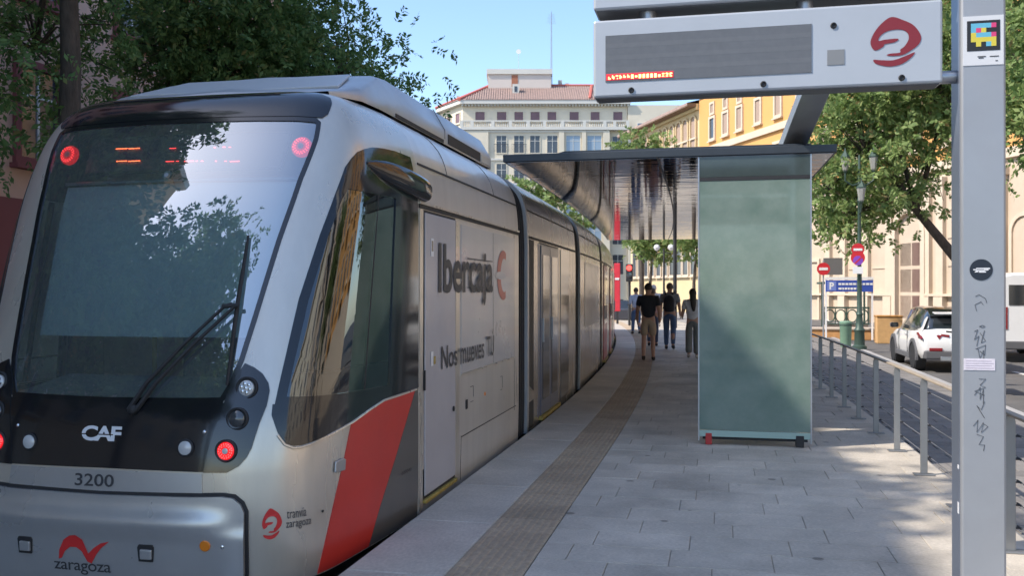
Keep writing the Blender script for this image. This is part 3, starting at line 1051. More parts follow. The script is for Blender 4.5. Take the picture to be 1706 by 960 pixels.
for dx in (-.62, .55):
    st = MB()
    st.cyl((TCX + dx, 6.2, 0), (TCX + dx, 6.2, 2.4), .018, n=10)
    st.build("grab_pole", mat("pole_yellow", (.55, .42, .10), .4), tram)

# passenger modules
def side_x(y): return TCX + 1.325 + curve_x(y)
PROFZ = [-.07, .3, 1.2, 2.1, 2.2, 2.3, 2.4, 2.48, 2.55, 2.62, 2.68, 2.74, 2.79, 2.84, 2.88, 2.91, 2.94, 2.965, 2.985, 3.0]
def module_mesh(name, y0, y1, m, k=1.0, step=.6):
    prof = [(HW(z) * k, z if z < 2 else 2 + (z - 2) * (1 if k == 1 else .97)) for z in PROFZ]
    prof = prof + [(.3, prof[-1][1] + .015)]
    full = prof + [(-x, z) for x, z in reversed(prof)]
    ns = max(1, int((y1 - y0) / step))
    V, Fc = [], []
    for i in range(ns + 1):
        y = y0 + (y1 - y0) * i / ns
        V += [(TCX + curve_x(y) + x, y, z) for x, z in full]
    w = len(full)
    for i in range(ns):
        for j in range(w - 1):
            Fc.append((i * w + j, i * w + j + 1, (i + 1) * w + j + 1, (i + 1) * w + j))
        Fc.append((i * w + w - 1, i * w, (i + 1) * w, (i + 1) * w + w - 1))
    Fc += [tuple(range(w)), tuple(range(ns * w, (ns + 1) * w))]
    mb = MB(); mb.add(V, Fc)
    return mb
def module(name, y0, y1, m=M_SILVER):
    return module_mesh(name, y0, y1, m).build(name, m, tram, smooth=True)
def side_box(y0, y1, z0, z1, d0, d1, name, m, parent, bevel=0):
    mb = MB()
    n = max(1, int((y1 - y0) / .7))
    V = []
    for i in range(n + 1):
        y = y0 + (y1 - y0) * i / n
        x = side_x(y)
        for z in (z0, z1):
            V += [(x - 1.325 + HW(z) + d0, y, z), (x - 1.325 + HW(z) + d1, y, z)]
    Fc = []
    for i in range(n):
        a, b = i * 4, (i + 1) * 4
        for q in ((0, 1), (1, 3), (3, 2), (2, 0)):
            Fc.append((a + q[0], a + q[1], b + q[1], b + q[0]))
    Fc += [(0, 1, 3, 2), (n * 4, n * 4 + 1, n * 4 + 3, n * 4 + 2)]
    mb.add(V, Fc)
    return mb.build(name, m, parent, bevel=bevel)
def on_side(y0, y1, z0, z1, off):
    return lambda u, v: (side_x(y0 + (y1 - y0) * u) + off, y0 + (y1 - y0) * u, z0 + (z1 - z0) * v)

m1 = module("front_module", YD + .002, 10.10, M_WARMGREY)
side_box(6.555, 6.635, -.05, 2.205, 0, .012, "door_post", M_SILVER, m1)
side_box(6.645, 7.525, .02, 2.205, 0, .004, "door_frame", M_BLACKM, m1)
side_box(6.672, 7.498, .055, 2.185, .004, .016, "door_leaf", M_DOORGREY, m1, .006)
side_box(7.535, 7.655, -.03, 2.19, 0, .008, "door_post", M_SILVER, m1)
side_box(6.56, 10.09, 2.213, 2.240, 0, .010, "door_header", M_BLACKM, m1)
side_box(6.56, 10.09, 2.242, 2.262, 0, .018, "rain_gutter", M_SILVER, m1)
side_box(6.60, 10.09, 2.536, 2.552, -.003, .006, "roof_seam", M_BLACKM, m1)
side_box(7.70, 9.84, .885, 2.165, 0, .007, "advert_panel", M_FILM, m1)
side_box(7.70, 9.84, .868, .882, 0, .010, "panel_edge", M_SILVER, m1)
side_box(8.855, 8.865, .89, 2.16, .007, .0085, "panel_seam", M_DKGREY, m1)
side_box(9.86, 9.872, .3, 2.2, 0, .003, "panel_seam", M_DKGREY, m1)
side_box(7.71, 7.716, -.03, .35, 0, .003, "hatch_seam", M_BLACKM, m1)
side_box(7.716, 9.95, .335, .343, 0, .003, "hatch_seam", M_BLACKM, m1)
for yy, z0, z1, w in ((7.86, .56, .64, .05),):
    side_box(yy, yy + w, z0, z1, 0, .008, "keyhole_plate", M_BLACKM, m1)
for a, b, z0, z1 in ((8.02, 8.12, .735, .742), (8.12, 8.127, .64, .735), (8.02, 8.12, .60, .606), (9.2, 9.28, .72, .726), (9.28, 9.287, .60, .72), (9.2, 9.28, .585, .591)):
    side_box(a, b, z0, z1, 0, .003, "flap_outline", M_DKGREY, m1)
p = Vector((side_x(8.55), 8.55, .62))
MB().lathe(p, [(.018, 0), (.018, .006), (.001, .008)], 12, (1, 0, 0)).build("marker_lamp", M_ORANGE, m1)
MB().lathe((side_x(7.42) + .016, 7.42, .62), [(.022, 0), (.022, .008), (.001, .012)], 12, (1, 0, 0)).build("door_lock", M_BLACKM, m1)
side_box(6.66, 7.52, .0, .03, .0, .03, "door_step", M_YELLOW, m1, .006)
side_box(6.652, 6.668, .85, 1.0, .004, .018, "door_hinge", M_BLACKM, m1)
side_box(6.80, 6.87, 1.86, 2.0, .016, .018, "door_notice", M_WHITELET, m1)
side_box(6.815, 6.855, 1.90, 1.98, .018, .0192, "notice_print", M_DKGREY, m1)
side_box(6.80, 6.86, 1.02, 1.13, .016, .018, "door_notice", M_WHITELET, m1)
side_box(6.87, 6.92, 1.03, 1.09, .016, .018, "door_notice", M_YELLOW, m1)
lettering("Ibercaja", on_side(6.99, 8.80, 1.455, 1.975, .0205), M_LETTER, m1, .02)
lettering("Nos", on_side(7.07, 7.53, .972, 1.155, .0205), M_LETTER, m1, .006)
lettering("mueves", on_side(7.62, 8.45, .968, 1.105, .0205), M_LETTER, m1, .006)
lettering("TU", on_side(8.56, 8.84, .968, 1.16, .0205), M_LETTER, m1, .006)
decal([(.35, 0), (.6, 0), (1, 1), (.62, 1)], on_side(8.74, 8.82, 1.178, 1.225, .0205), M_LETTER, m1, "lettering_accent")
side_box(7.85, 8.78, 1.875, 1.885, .0195, .0215, "lettering_underline", M_LETTER, m1)
side_box(7.85, 8.72, 1.62, 1.63, .0195, .0215, "lettering_underline", M_LETTER, m1)
C_pts = []
for k in range(17):
    a = math.radians(62 + k * 14.5)
    C_pts.append((.5 + .5 * math.cos(a), .5 + .5 * math.sin(a)))
for k in range(16, -1, -1):
    a = math.radians(62 + k * 14.5)
    C_pts.append((.58 + .30 * math.cos(a), .5 + .34 * math.sin(a)))
decal(C_pts, on_side(9.02, 9.56, 1.50, 2.01, .0100), mat("faded_red_vinyl", (.52, .13, .10), .4), m1, "red_emblem")
decal([(.5 + .5 * math.cos(k * math.tau / 24), .5 + .5 * math.sin(k * math.tau / 24)) for k in range(24)], on_side(8.93, 9.42, 1.71, 1.79, .0112), mat("pale_oval_tone", (.55, .52, .5), .4), m1, "pale_oval")  # pale ellipse laid over the red emblem

# roof fairing over the front module
def fairing():
    f = MB()
    rings = [(5.98, .86, 2.975, .84), (6.25, 1.0, 3.06, .97), (6.55, 1.02, 3.17, .93), (6.78, 1.02, 3.26, .89), (7.0, 1.02, 3.29, .88), (8.4, 1.02, 3.29, .88), (10.05, 1.02, 3.29, .88)]
    V = []
    for y, wb_, zt, wt in rings:
        zt0 = max(2.99, zt - .22)
        pr = [(wb_, 2.95), (wb_, zt0), (wt + .02, zt - .02), (wt - .03, zt), (0, zt + .03)]
        full = pr + [(-x, z) for x, z in reversed(pr[:-1])]
        V += [(TCX + x, y, z) for x, z in full]
    w = 9
    Fc = [(i * w + j, i * w + j + 1, (i + 1) * w + j + 1, (i + 1) * w + j) for i in range(len(rings) - 1) for j in range(w - 1)]
    Fc += [tuple(range(w)), tuple(range((len(rings) - 1) * w, len(rings) * w))]
    f.add(V, Fc)
    return f.build("roof_fairing", M_ROOFSIL, tram, bevel=.015, smooth=True)
fa = fairing()
fr = MB()
fr.add([(TCX - .74, 6.27, 3.062), (TCX + .80, 6.27, 3.062), (TCX + .74, 6.44, 3.16), (TCX - .62, 6.44, 3.16)], [(0, 1, 2, 3)])
for dy, dz in ((-.012, .014),):
    fr = MB()
    q = [(TCX - .80, 6.16, 3.03), (TCX + .86, 6.16, 3.03), (TCX + .74, 6.66, 3.228), (TCX - .62, 6.66, 3.228)]
    fr.add(q + [(x, y - .010, z + .022) for x, y, z in q], [(0, 1, 2, 3), (4, 5, 6, 7), (0, 1, 5, 4), (1, 2, 6, 5), (2, 3, 7, 6), (3, 0, 4, 7)])
    fr.build("fairing_front_panel", mat("fairing_pale", (.52, .53, .53), .45, metal=.3), fa, bevel=.008)
def fair_slot(y0, y1, z0, z1, m, name):
    b = MB()
    b.box(TCX + .95, TCX + 1.026, y0, y1, z0, z1)
    b.build(name, m, fa)
fair_slot(8.35, 9.55, 2.97, 3.06, M_BLACKM, "fairing_slot")
fair_slot(9.6, 10.0, 2.97, 3.05, mat("vent_cream", (.6, .55, .45), .6), "fairing_vent")
fair_slot(6.9, 8.2, 2.955, 2.985, M_BLACKM, "fairing_slot")
for yy in (8.25,):
    b = MB(); b.tube([(TCX + 1.021, yy, 3.0), (TCX + 1.021, yy, 3.08), (TCX + .905, yy, 3.28)], .004, 5)
    b.build("fairing_joint", M_DKGREY, fa)
for yy in (7.36, 9.0):
    b = MB()
    b.tube([(TCX + HW(z) + .001, yy + .06 * (2.95 - z), z) for z in (2.555, 2.6, 2.65, 2.7, 2.74, 2.78, 2.82, 2.86, 2.9, 2.94)], .004, 5)
    b.build("roof_joint", M_DKGREY, m1)

def bellows(y0, y1):
    o = module_mesh("bellows", y0, y1, M_RUBBER, .955, .2).build("bellows", M_RUBBER, tram, smooth=True)
    n = int((y1 - y0) / .09)
    for i in range(n):
        y = y0 + (i + .3) * (y1 - y0) / n
        mb = module_mesh("fold", y, y + .045, M_RUBBER, .975, .1)
        mb.build("bellows_fold", M_RUBBER, o, smooth=True)
M_BODYW = mat("body_silver", (.54, .49, .43), .24, metal=.6, var=.06, scale=2.0, stretch=(1, 2.5, .35), rough_var=.06, coat=.2)  # slight warm tint put into the silver for golden reflections
bellows(10.10, 10.62)
module("joint_hoop", 10.62, 10.70, M_ROOFSIL)
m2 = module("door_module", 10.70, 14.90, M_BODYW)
def doors(par, y0, y1, dark=True, m=M_DOORGREY):
    side_box(y0 - .05, y1 + .05, .0, 2.20, 0, .004, "door_frame", M_BLACKM, par)
    mid = (y0 + y1) / 2
    for a, b in ((y0, mid - .01), (mid + .01, y1)):
        side_box(a, b, .03, 2.17, .004, .018, "door_leaf", m, par, .006)
        side_box(a + .10, b - .10, .85 if not dark else .22, 2.05, .018, .022, "door_pane", M_GLASST, par)
        side_box(a + .06, a + .08, .95, 1.25, .018, .04, "door_handle", M_STEEL, par)
    side_box(y0 - .05, y1 + .05, -.02, .028, 0, .05, "door_step", M_YELLOW, par)
M_GLASST = mat("tram_window_glass", (.07, .075, .085), .12, spec=.7, coat=.5)
M_DOORBLUE = mat("door_blue_grey", (.16, .17, .22), .35, metal=.2, coat=.2, var=.06)
side_box(10.72, 11.0, -.03, 2.2, 0, .006, "black_pillar", M_BLACKM, m2)
side_box(11.3, 12.95, .03, 2.18, 0, .006, "window_film", M_DOORBLUE, m2)
doors(m2, 11.45, 12.85, True, M_DOORBLUE)
side_box(13.15, 14.0, .02, 2.18, .0, .010, "dark_window", M_GLASST, m2)
side_box(10.72, 14.88, 2.213, 2.240, 0, .012, "door_header", M_BLACKM, m2)
side_box(10.72, 14.88, 2.536, 2.552, -.003, .006, "roof_seam", M_BLACKM, m2)
bellows(14.90, 15.55)
module("joint_hoop", 15.55, 15.62, M_ROOFSIL)
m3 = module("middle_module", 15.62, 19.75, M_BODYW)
side_box(16.3, 19.3, .95, 2.1, 0, .008, "window_film", M_FILM, m3)
side_box(15.64, 19.73, 2.213, 2.240, 0, .012, "door_header", M_BLACKM, m3)
side_box(15.64, 19.73, 2.536, 2.552, -.003, .006, "roof_seam", M_BLACKM, m3)
bellows(19.75, 20.4)
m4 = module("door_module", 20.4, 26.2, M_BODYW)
M_DOORRED = mat("door_red", (.36, .035, .05), .4, coat=.2)
doors(m4, 20.9, 22.2, False, M_DOORRED)
doors(m4, 23.8, 25.1, False, M_DOORRED)
side_box(20.45, 26.15, 2.213, 2.240, 0, .012, "door_header", M_BLACKM, m4)
bellows(26.2, 26.8)
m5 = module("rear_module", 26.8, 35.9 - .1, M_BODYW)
side_box(27.5, 30.0, .95, 2.1, 0, .008, "window_film", M_FILM, m5)
doors(m5, 30.6, 31.9, False, M_DOORRED)
def tail(p):
    Y = 35.8 + 6.54 - p.y
    return Vector((p.x + curve_x(Y), Y, p.z))
me = cab_grid(0, nt=40, name="rear_cab_skin", fn=tail, holes=False)
me.materials.append(M_SILVER)
new_obj("rear_cab_skin", me, tram)
for yy in (5.75, 8.7, 12.9, 17.7, 23.5, 33.0):
    for sx in (-.715, .715):
        w = MB()
        w.cyl((TCX + curve_x(yy) + sx - .06, yy, -.065), (TCX + curve_x(yy) + sx + .06, yy, -.065), .275, n=24)
        w.build("wheel", M_BLACKM, tram, smooth=True)

# ------------------------------------------------------------------ information pillar and its hanging panels
sign = thing("information_sign", "grey information pillar carrying a wide panel with red emblem and dark display", "sign", (1.26, 5.0, 0))
b = MB()
pp = [(1.162, 4.905), (1.172, 4.90), (1.352, 4.90), (1.364, 4.906), (1.366, 5.10), (1.162, 5.10)]
b.prism(pp, lambda u, v, d: (u, v, d), 0, 4.2)
pil = b.build("pillar", M_PILLAR, sign, bevel=.006)
b = MB(); b.box(1.10, 1.43, 4.84, 5.16, 0.001, .015)
b.build("base_plate", M_STEEL, sign, bevel=.004)
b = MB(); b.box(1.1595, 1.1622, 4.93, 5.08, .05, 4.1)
b.build("pillar_side_tint", M_PILLARD, sign)  # thin added sheet that carries the painted side reflection
def sign_panel(z0, z1, th):
    b = MB(); b.box(-.64, 1.08, 4.90, 4.90 + th, z0, z1)
    o = b.build("sign_panel", M_SIGNP, sign, bevel=.012)
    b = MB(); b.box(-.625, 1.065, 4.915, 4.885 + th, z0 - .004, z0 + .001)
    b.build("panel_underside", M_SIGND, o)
    return o
pn = sign_panel(2.62, 3.03, .15)
pu = sign_panel(3.085, 3.50, .21)
for x in (-.36, .44):
    b = MB(); b.cyl((x, 4.99, 3.02), (x, 4.99, 3.10), .042, n=18)
    b.build("hanger", M_STEEL, sign, smooth=True)
for z in (2.665, 3.3):
    b = MB(); b.cyl((1.07, 5.0, z), (1.165, 5.0, z), .032, n=18)
    b.build("bracket", M_STEEL, sign, smooth=True)
YF = 4.90
b = MB(); b.box(-.575, .465, YF - .004, YF + .004, 2.70, 2.945)
scr = b.build("display_screen", M_MATRIX, pn)
for i, z in enumerate((2.752, 2.815, 2.878)):
    b = MB(); b.box(-.5745, .4645, YF - .0043, YF - .003, z, z + .024)
    b.build("display_row", M_MATRIX2, scr)
b = MB(); b.box(-.572, -.222, YF - .0062, YF - .0045, 2.709, 2.742)
b.build("lit_row", M_LEDDEEP, scr)
q = MB()
r2 = random.Random(3)
x = -.56
while x < -.235:
    for k in range(5):
        if r2.random() < .55:
            q.box(x + (k % 2) * .006, x + (k % 2) * .006 + .005, YF - .0075, YF - .006, 2.714 + (k // 2) * .007, 2.7195 + (k // 2) * .007)
    q.box(x, x + .012, YF - .0075, YF - .006, 2.713 if r2.random() < .6 else 2.727, 2.7185 if r2.random() < .5 else 2.733)
    x += .020
tag(q.build("lit_diodes", mat("amber_diode", (.6, .3, .1), .3, emit=(1.0, .32, .08), estr=4.0), scr), kind="stuff")
b = MB(); b.box(.54, .622, YF - .003, YF + .002, 2.732, 2.808)
b.build("light_sensor", mat("sensor_grey", (.20, .21, .22), .5), pn)
for x, z in ((-.44, 2.652), (.57, 2.93), (.23, 2.652), (.89, 2.652)):
    b = MB(); b.lathe((x, YF, z), [(.0155, -.002), (.0155, .006), (.011, .008), (.009, .002), (.001, .002)], 14, (0, -1, 0))
    b.build("screw", M_BLACKM, pn, smooth=True)
fs = lambda u, v: (.745 + .235 * u, YF - .0025, 2.71 + .245 * v)
decal(smooth_loop(emblem_norm(EMBLEM_A), 3), fs, M_LOGOD, pn, "red_emblem")
decal(smooth_loop(emblem_norm(EMBLEM_B), 3), fs, M_LOGOD, pn, "red_emblem")
# code plate on the pillar
def plate(x0, x1, z0, z1, m, name, par, d0=.0008, d1=.003):
    b = MB(); b.box(x0, x1, YF - d1, YF - d0 + .002, z0, z1)
    return b.build(name, m, par)
pl = plate(1.170, 1.352, 2.695, 2.935, mat("white_plate", (.62, .63, .65), .5), "plate", pil)
plate(1.188, 1.336, 2.765, 2.912, mat("plate_black", (.015, .015, .018), .5), "plate_field", pl, d1=.0045)
px0, pz0, cs = 1.2055, 2.7855, .0226
GRID = ["CCCCM", "CMYKK", "YCCCM", "YYYYY", "KYKCY"]
colr = {"C": mat("plate_blue", (.12, .42, .58), .5), "M": mat("plate_magenta", (.62, .05, .18), .5), "Y": mat("plate_yellow", (.62, .52, .06), .5)}
for r_, line in enumerate(GRID):
    for c_, ch in enumerate(line):
        if ch in colr:
            x = px0 + c_ * cs; z = pz0 + (4 - r_) * cs
            plate(x, x + cs + .0001, z, z + cs + .0001, colr[ch], "plate_square", pl, d1=.0058 + .0001 * ((r_ + c_) % 3))
for k, (x0, x1, z) in enumerate(((1.235, 1.272, 2.735), (1.24, 1.262, 2.728), (1.29, 1.33, 2.734), (1.315, 1.325, 2.712))):
    plate(x0, x1, z, z + .004, M_LETTER, "plate_print", pl, d1=.0046)
bs = MB(); bs.lathe((1.251, YF, 1.70), [(.052, -.001), (.052, .002), (.001, .0022)], 32, (0, -1, 0))
stk = bs.build("round_sticker", mat("sticker_navy", (.012, .018, .03), .45), pil)
for x0, x1, z in ((1.215, 1.229, 1.698), (1.228, 1.29, 1.704), (1.228, 1.266, 1.694), (1.262, 1.283, 1.697), (1.222, 1.236, 1.688), (1.24, 1.272, 1.687)):
    plate(x0, x1, z, z + .0055, M_WHITELET, "sticker_print", stk, d1=.0036)
wl = plate(1.172, 1.312, 1.212, 1.268, mat("paper_label", (.66, .62, .68), .7, var=.08, scale=30), "paper_label", pil)
for k in range(4):
    plate(1.18, 1.305 - .01 * (k % 2), 1.222 + k * .0115, 1.2245 + k * .0115, mat("faint_print", (.45, .40, .48), .7), "label_print", wl, d1=.0042)
def scribble(pts, z0):
    b = MB()
    b.tube([(1.245 + x * .5, YF - .0012, z0 + z) for x, z in pts], .0016, 4)
    b.build("graffiti_line", mat("marker_ink", (.07, .075, .085), .6), pil)
scribble([(-.03, .0), (-.045, .03), (.01, .045), (.03, .03)], 1.50)
scribble([(-.04, .01), (-.01, .02), (.05, 0), (.06, -.02)], 1.56)
scribble([(-.005, .0), (.02, .006), (.045, .0), (.02, -.006), (-.005, 0)], 1.425)
scribble([(-.05, .04), (-.02, .05), (-.05, .0), (-.01, .02), (-.03, -.03)], 1.36)
scribble([(.0, .05), (.05, .01), (.01, .0), (.04, .06)], 1.345)
scribble([(-.04, .0), (.05, .02), (.04, -.03), (0, -.01)], 1.315)
scribble([(-.02, .03), (.0, -.02), (.03, .02), (.035, -.03)], 1.29)
scribble([(-.01, .03), (.05, .03), (.0, .0), (.05, -.01), (-.05, -.03), (.04, -.05)], 1.14)
scribble([(-.05, .0), (.0, .04), (.0, -.02), (.03, .03), (.03, -.04)], 1.09)
scribble([(.04, .02), (.01, -.02), (-.03, .0), (.04, -.06)], 1.04)
scribble([(-.06, .0), (-.02, .03), (-.03, -.03), (.03, .02), (.01, -.03), (.07, .0), (.02, .015)], .94)
scribble([(-.03, .02), (.03, .01), (-.01, -.03), (.04, -.03), (.03, -.06)], .88)
for z in (.72, .50):
    b = MB(); b.box(1.1585, 1.1600, 4.94, 4.965, z, z + (.02 if z > .6 else .055))
    b.build("paint_chip", M_WHITELET, pil)

# ------------------------------------------------------------------ tram stop shelter
M_FROST = None
def frost_mat():
    m = bpy.data.materials.new("green_glass_wall")
    m.use_nodes = True
    N, L = m.node_tree.nodes, m.node_tree.links
    N.remove(N["Principled BSDF"])
    tc = N.new("ShaderNodeTexCoord")
    no = N.new("ShaderNodeTexNoise"); no.inputs["Scale"].default_value = 2.4; no.inputs["Roughness"].default_value = .72; no.inputs["Detail"].default_value = 6
    L.new(tc.outputs["Object"], no.inputs["Vector"])
    rp = N.new("ShaderNodeValToRGB")
    rp.color_ramp.elements[0].position = .35; rp.color_ramp.elements[0].color = (.29, .40, .345, 1)
    rp.color_ramp.elements[1].position = .66; rp.color_ramp.elements[1].color = (.46, .56, .50, 1)
    L.new(no.outputs["Fac"], rp.inputs[0])
    df = N.new("ShaderNodeBsdfDiffuse"); L.new(rp.outputs[0], df.inputs[0])
    tl = N.new("ShaderNodeBsdfTranslucent"); tl.inputs[0].default_value = (.42, .62, .55, 1)
    m1_ = N.new("ShaderNodeMixShader"); m1_.inputs[0].default_value = .45
    L.new(df.outputs[0], m1_.inputs[1]); L.new(tl.outputs[0], m1_.inputs[2])
    tr = N.new("ShaderNodeBsdfTransparent"); tr.inputs[0].default_value = (.35, .58, .50, 1)
    m2_ = N.new("ShaderNodeMixShader"); m2_.inputs[0].default_value = .2
    L.new(m1_.outputs[0], m2_.inputs[1]); L.new(tr.outputs[0], m2_.inputs[2])
    gl = N.new("ShaderNodeBsdfGlossy"); gl.inputs["Roughness"].default_value = .05
    fr_ = N.new("ShaderNodeFresnel"); fr_.inputs[0].default_value = 1.5
    m3_ = N.new("ShaderNodeMixShader")
    L.new(fr_.outputs[0], m3_.inputs[0]); L.new(m2_.outputs[0], m3_.inputs[1]); L.new(gl.outputs[0], m3_.inputs[2])
    L.new(m3_.outputs[0], N["Material Output"].inputs[0])
    return m
M_FROST = frost_mat()
M_MIRROR = bpy.data.materials.new("canopy_mirror_panel")
M_MIRROR.use_nodes = True
def _mirror(m):
    N, L = m.node_tree.nodes, m.node_tree.links
    bb = N["Principled BSDF"]
    bb.inputs["Base Color"].default_value = (.07, .068, .076, 1)
    bb.inputs["Metallic"].default_value = 1
    bb.inputs["Roughness"].default_value = .04
    tc = N.new("ShaderNodeTexCoord")
    mp = N.new("ShaderNodeMapping"); mp.inputs["Scale"].default_value = (.7, 3.0, 1)
    L.new(tc.outputs["Object"], mp.inputs[0])
    no = N.new("ShaderNodeTexNoise"); no.inputs["Scale"].default_value = 2.0; no.inputs["Detail"].default_value = 2
    L.new(mp.outputs[0], no.inputs["Vector"])
    bp = N.new("ShaderNodeBump"); bp.inputs["Strength"].default_value = .13; bp.inputs["Distance"].default_value = .02
    L.new(no.outputs["Fac"], bp.inputs["Height"]); L.new(bp.outputs[0], bb.inputs["Normal"])
_mirror(M_MIRROR)
sh = thing("tram_shelter", "tram stop shelter with green glass end wall and dark flat canopy", "shelter", (.37, 9.9, 0))
GY = 9.86
b = MB(); b.box(-.18, .92, GY, GY + .02, .155, 2.735)
b.build("glass_wall", M_FROST, sh)
b = MB(); b.box(-.18, .92, GY, GY + .02, .085, .15)
b.build("glass_wall_base", mat("pale_green_glass", (.33, .47, .42), .2, coat=.4), sh)
b = MB(); b.box(-.18, .92, GY + .002, GY + .022, 2.775, 2.985)
b.build("transom_glass", mat("dark_green_glass", (.045, .06, .055), .12, coat=.4, var=.1), sh)
b = MB(); b.box(-.18, .92, GY - .004, GY + .03, 2.737, 2.773)
b.build("transom_bar", M_BLACKM, sh)
for x in (-.195, .922):
    b = MB(); b.box(x, x + .014, GY - .003, GY + .05, .04, 2.985)
    b.build("glass_edge_trim", M_STEEL, sh)
# inner advertising case behind the glass, and supports
b = MB(); b.box(-.10, .84, GY + .35, GY + .47, .12, 2.5)
b.build("advert_case", mat("case_grey_green", (.20, .30, .27), .5, var=.2, scale=2), sh, bevel=.01)
b = MB(); b.box(-.12, -.055, GY - .005, GY + .10, 0.001, .12)
b.build("red_foot", mat("red_foot", (.42, .03, .03), .5), sh, bevel=.006)
b = MB(); b.box(.78, .86, GY - .005, GY + .10, 0.001, .12)
b.build("steel_foot", M_BLACKM, sh, bevel=.006)
b = MB(); b.box(-.15, .90, GY + .05, GY + .12, .05, .11)
b.build("floor_beam", M_BLACKM, sh)
CY0, CY1 = 9.84, 25.6
def cx_(y): return curve_x(y)
ns = 12
ys_ = [CY0 + (CY1 - CY0) * i / ns for i in range(ns + 1)]
b = MB()
V = []
for y in ys_:
    o = cx_(y)
    V += [(-2.27 + o, y, 2.995), (1.18 + o, y, 2.995), (1.18 + o, y, 3.075), (-2.27 + o, y, 3.075)]
Fc = [(i * 4 + k, i * 4 + (k + 1) % 4, i * 4 + 4 + (k + 1) % 4, i * 4 + 4 + k) for i in range(ns) for k in range(4)] + [(0, 1, 2, 3), (ns * 4, ns * 4 + 1, ns * 4 + 2, ns * 4 + 3)]
b.add(V, Fc)
can = b.build("canopy", M_CANOPY, sh, bevel=.006)
b = MB()
V = []
for y in ys_:
    o = cx_(y)
    V += [(-1.75 + o, y + .08, 3.07), (.95 + o, y + .08, 3.07), (.80 + o, y + .08, 3.105), (-1.6 + o, y + .08, 3.105)]
b.add(V, Fc)
b.build("canopy_cover", M_CANOPY, can)
for i in range(ns):
    y0, y1 = ys_[i] + .03, ys_[i + 1] + .02
    a, c_ = cx_(y0), cx_(y1)
    for xa, xb in ((-2.24, -.62), (-.60, 1.15)):
        b = MB()
        P = [(xa + a, y0, 2.988), (xb + a, y0, 2.988), (xb + c_, y1 - .012, 2.988), (xa + c_, y1 - .012, 2.988)]
        b.add(P + [(x, y, 2.9965) for x, y, _ in P], [(0, 1, 2, 3), (4, 5, 6, 7), (0, 1, 5, 4), (1, 2, 6, 5), (2, 3, 7, 6), (3, 0, 4, 7)])
        b.build("ceiling_panel", M_MIRROR, can)
for y in (11.6, 15.2, 18.8, 22.4, 25.0):
    b = MB(); x = .45 + cx_(y)
    b.box(x - .06, x + .06, y - .1, y + .1, 0, 2.99)
    b.build("shelter_post", M_STEEL, sh, bevel=.01)
for y in (13.0, 17.0):
    x = .55 + cx_(y)
    b = MB(); b.box(x - .2, x + .2, y - .9, y + .9, .42, .47)
    st_ = b.build("bench_seat", M_HANDRAIL, sh, bevel=.01)
    for yy in (-.7, .7):
        b = MB(); b.box(x - .16, x + .16, y + yy - .03, y + yy + .03, 0.001, .42)
        b.build("bench_leg", M_STEEL, sh)
# slanted box beam rising from the canopy roof
b = MB()
A, B_ = Vector((.76, 10.55, 3.09)), Vector((.94, 8.6, 3.62))
dirv = (B_ - A).normalized()
side = Vector((1, 0, 0)); side = (side - dirv * side.dot(dirv)).normalized()
upv = side.cross(dirv)
b.obox((A + B_) / 2, side, dirv, upv, .125, (B_ - A).length / 2, .07)
beam = b.build("slanted_beam", M_STEEL, sh, bevel=.008)
b = MB()
b.obox((A + B_) / 2 - upv * .072, side, dirv, upv, .10, (B_ - A).length / 2 - .05, .003)
b.build("beam_soffit", mat("soffit_beige", (.42, .36, .30), .6), beam)
b = MB(); b.box(.60, .98, 10.35, 10.75, 3.10, 3.17)
b.build("beam_foot", M_BLACKM, sh, bevel=.01)

# ------------------------------------------------------------------ steel railing along the platform
rl = thing("railing", "steel post railing with cables along the right edge of the platform", "railing", (1.75, 8.6, 0))
ry = [6.2, 7.42, 8.63, 9.85, 11.05, 12.24, 13.4, 14.6, 15.78, 16.98, 18.2, 19.4, 20.6]
def rx(y): return 1.745 + curve_x(y) * 1.0 - .0 * y
for y in ry:
    x = rx(y)
    b = MB()
    b.prism([(-.029, .012), (.029, .012), (.029, .80), (.022, .835), (-.022, .835), (-.029, .80)], lambda u, v, d: (x + u, y + d, v), -.009, .009)
    po = b.build("post", M_RAIL, rl, bevel=.003)
    b = MB(); b.box(x - .085, x + .085, y - .045, y + .045, .0015, .013)
    b.build("post_foot", M_RAIL, po, bevel=.003)
    for zc in (.15, .29, .43, .57, .71):
        b = MB(); b.cyl((x + .055, y - .02, zc), (x + .055, y + .05, zc), .007, n=8)
        b.cyl((x + .03, y, zc), (x + .06, y, zc), .006, n=6)
        b.build("cable_clamp", M_BLACKM, po)
for zc in (.15, .29, .43, .57, .71):
    b = MB(); b.tube([(rx(y) + .055, y, zc) for y in [5.2] + ry + [21.0]], .0035, 5)
    b.build("cable", M_STEEL, rl)
b = MB()
yy = [4.6] + ry + [21.0]
V = []
for y in yy:
    x = rx(y)
    V += [(x - .022, y, .836), (x + .03, y, .836), (x + .03, y, .856), (x - .022, y, .856)]
n = len(yy)
b.add(V, [(i * 4 + k, i * 4 + (k + 1) % 4, i * 4 + 4 + (k + 1) % 4, i * 4 + 4 + k) for i in range(n - 1) for k in range(4)] + [(0, 1, 2, 3), (n * 4 - 4, n * 4 - 3, n * 4 - 2, n * 4 - 1)])
b.build("handrail", M_HANDRAIL, rl, bevel=.006)

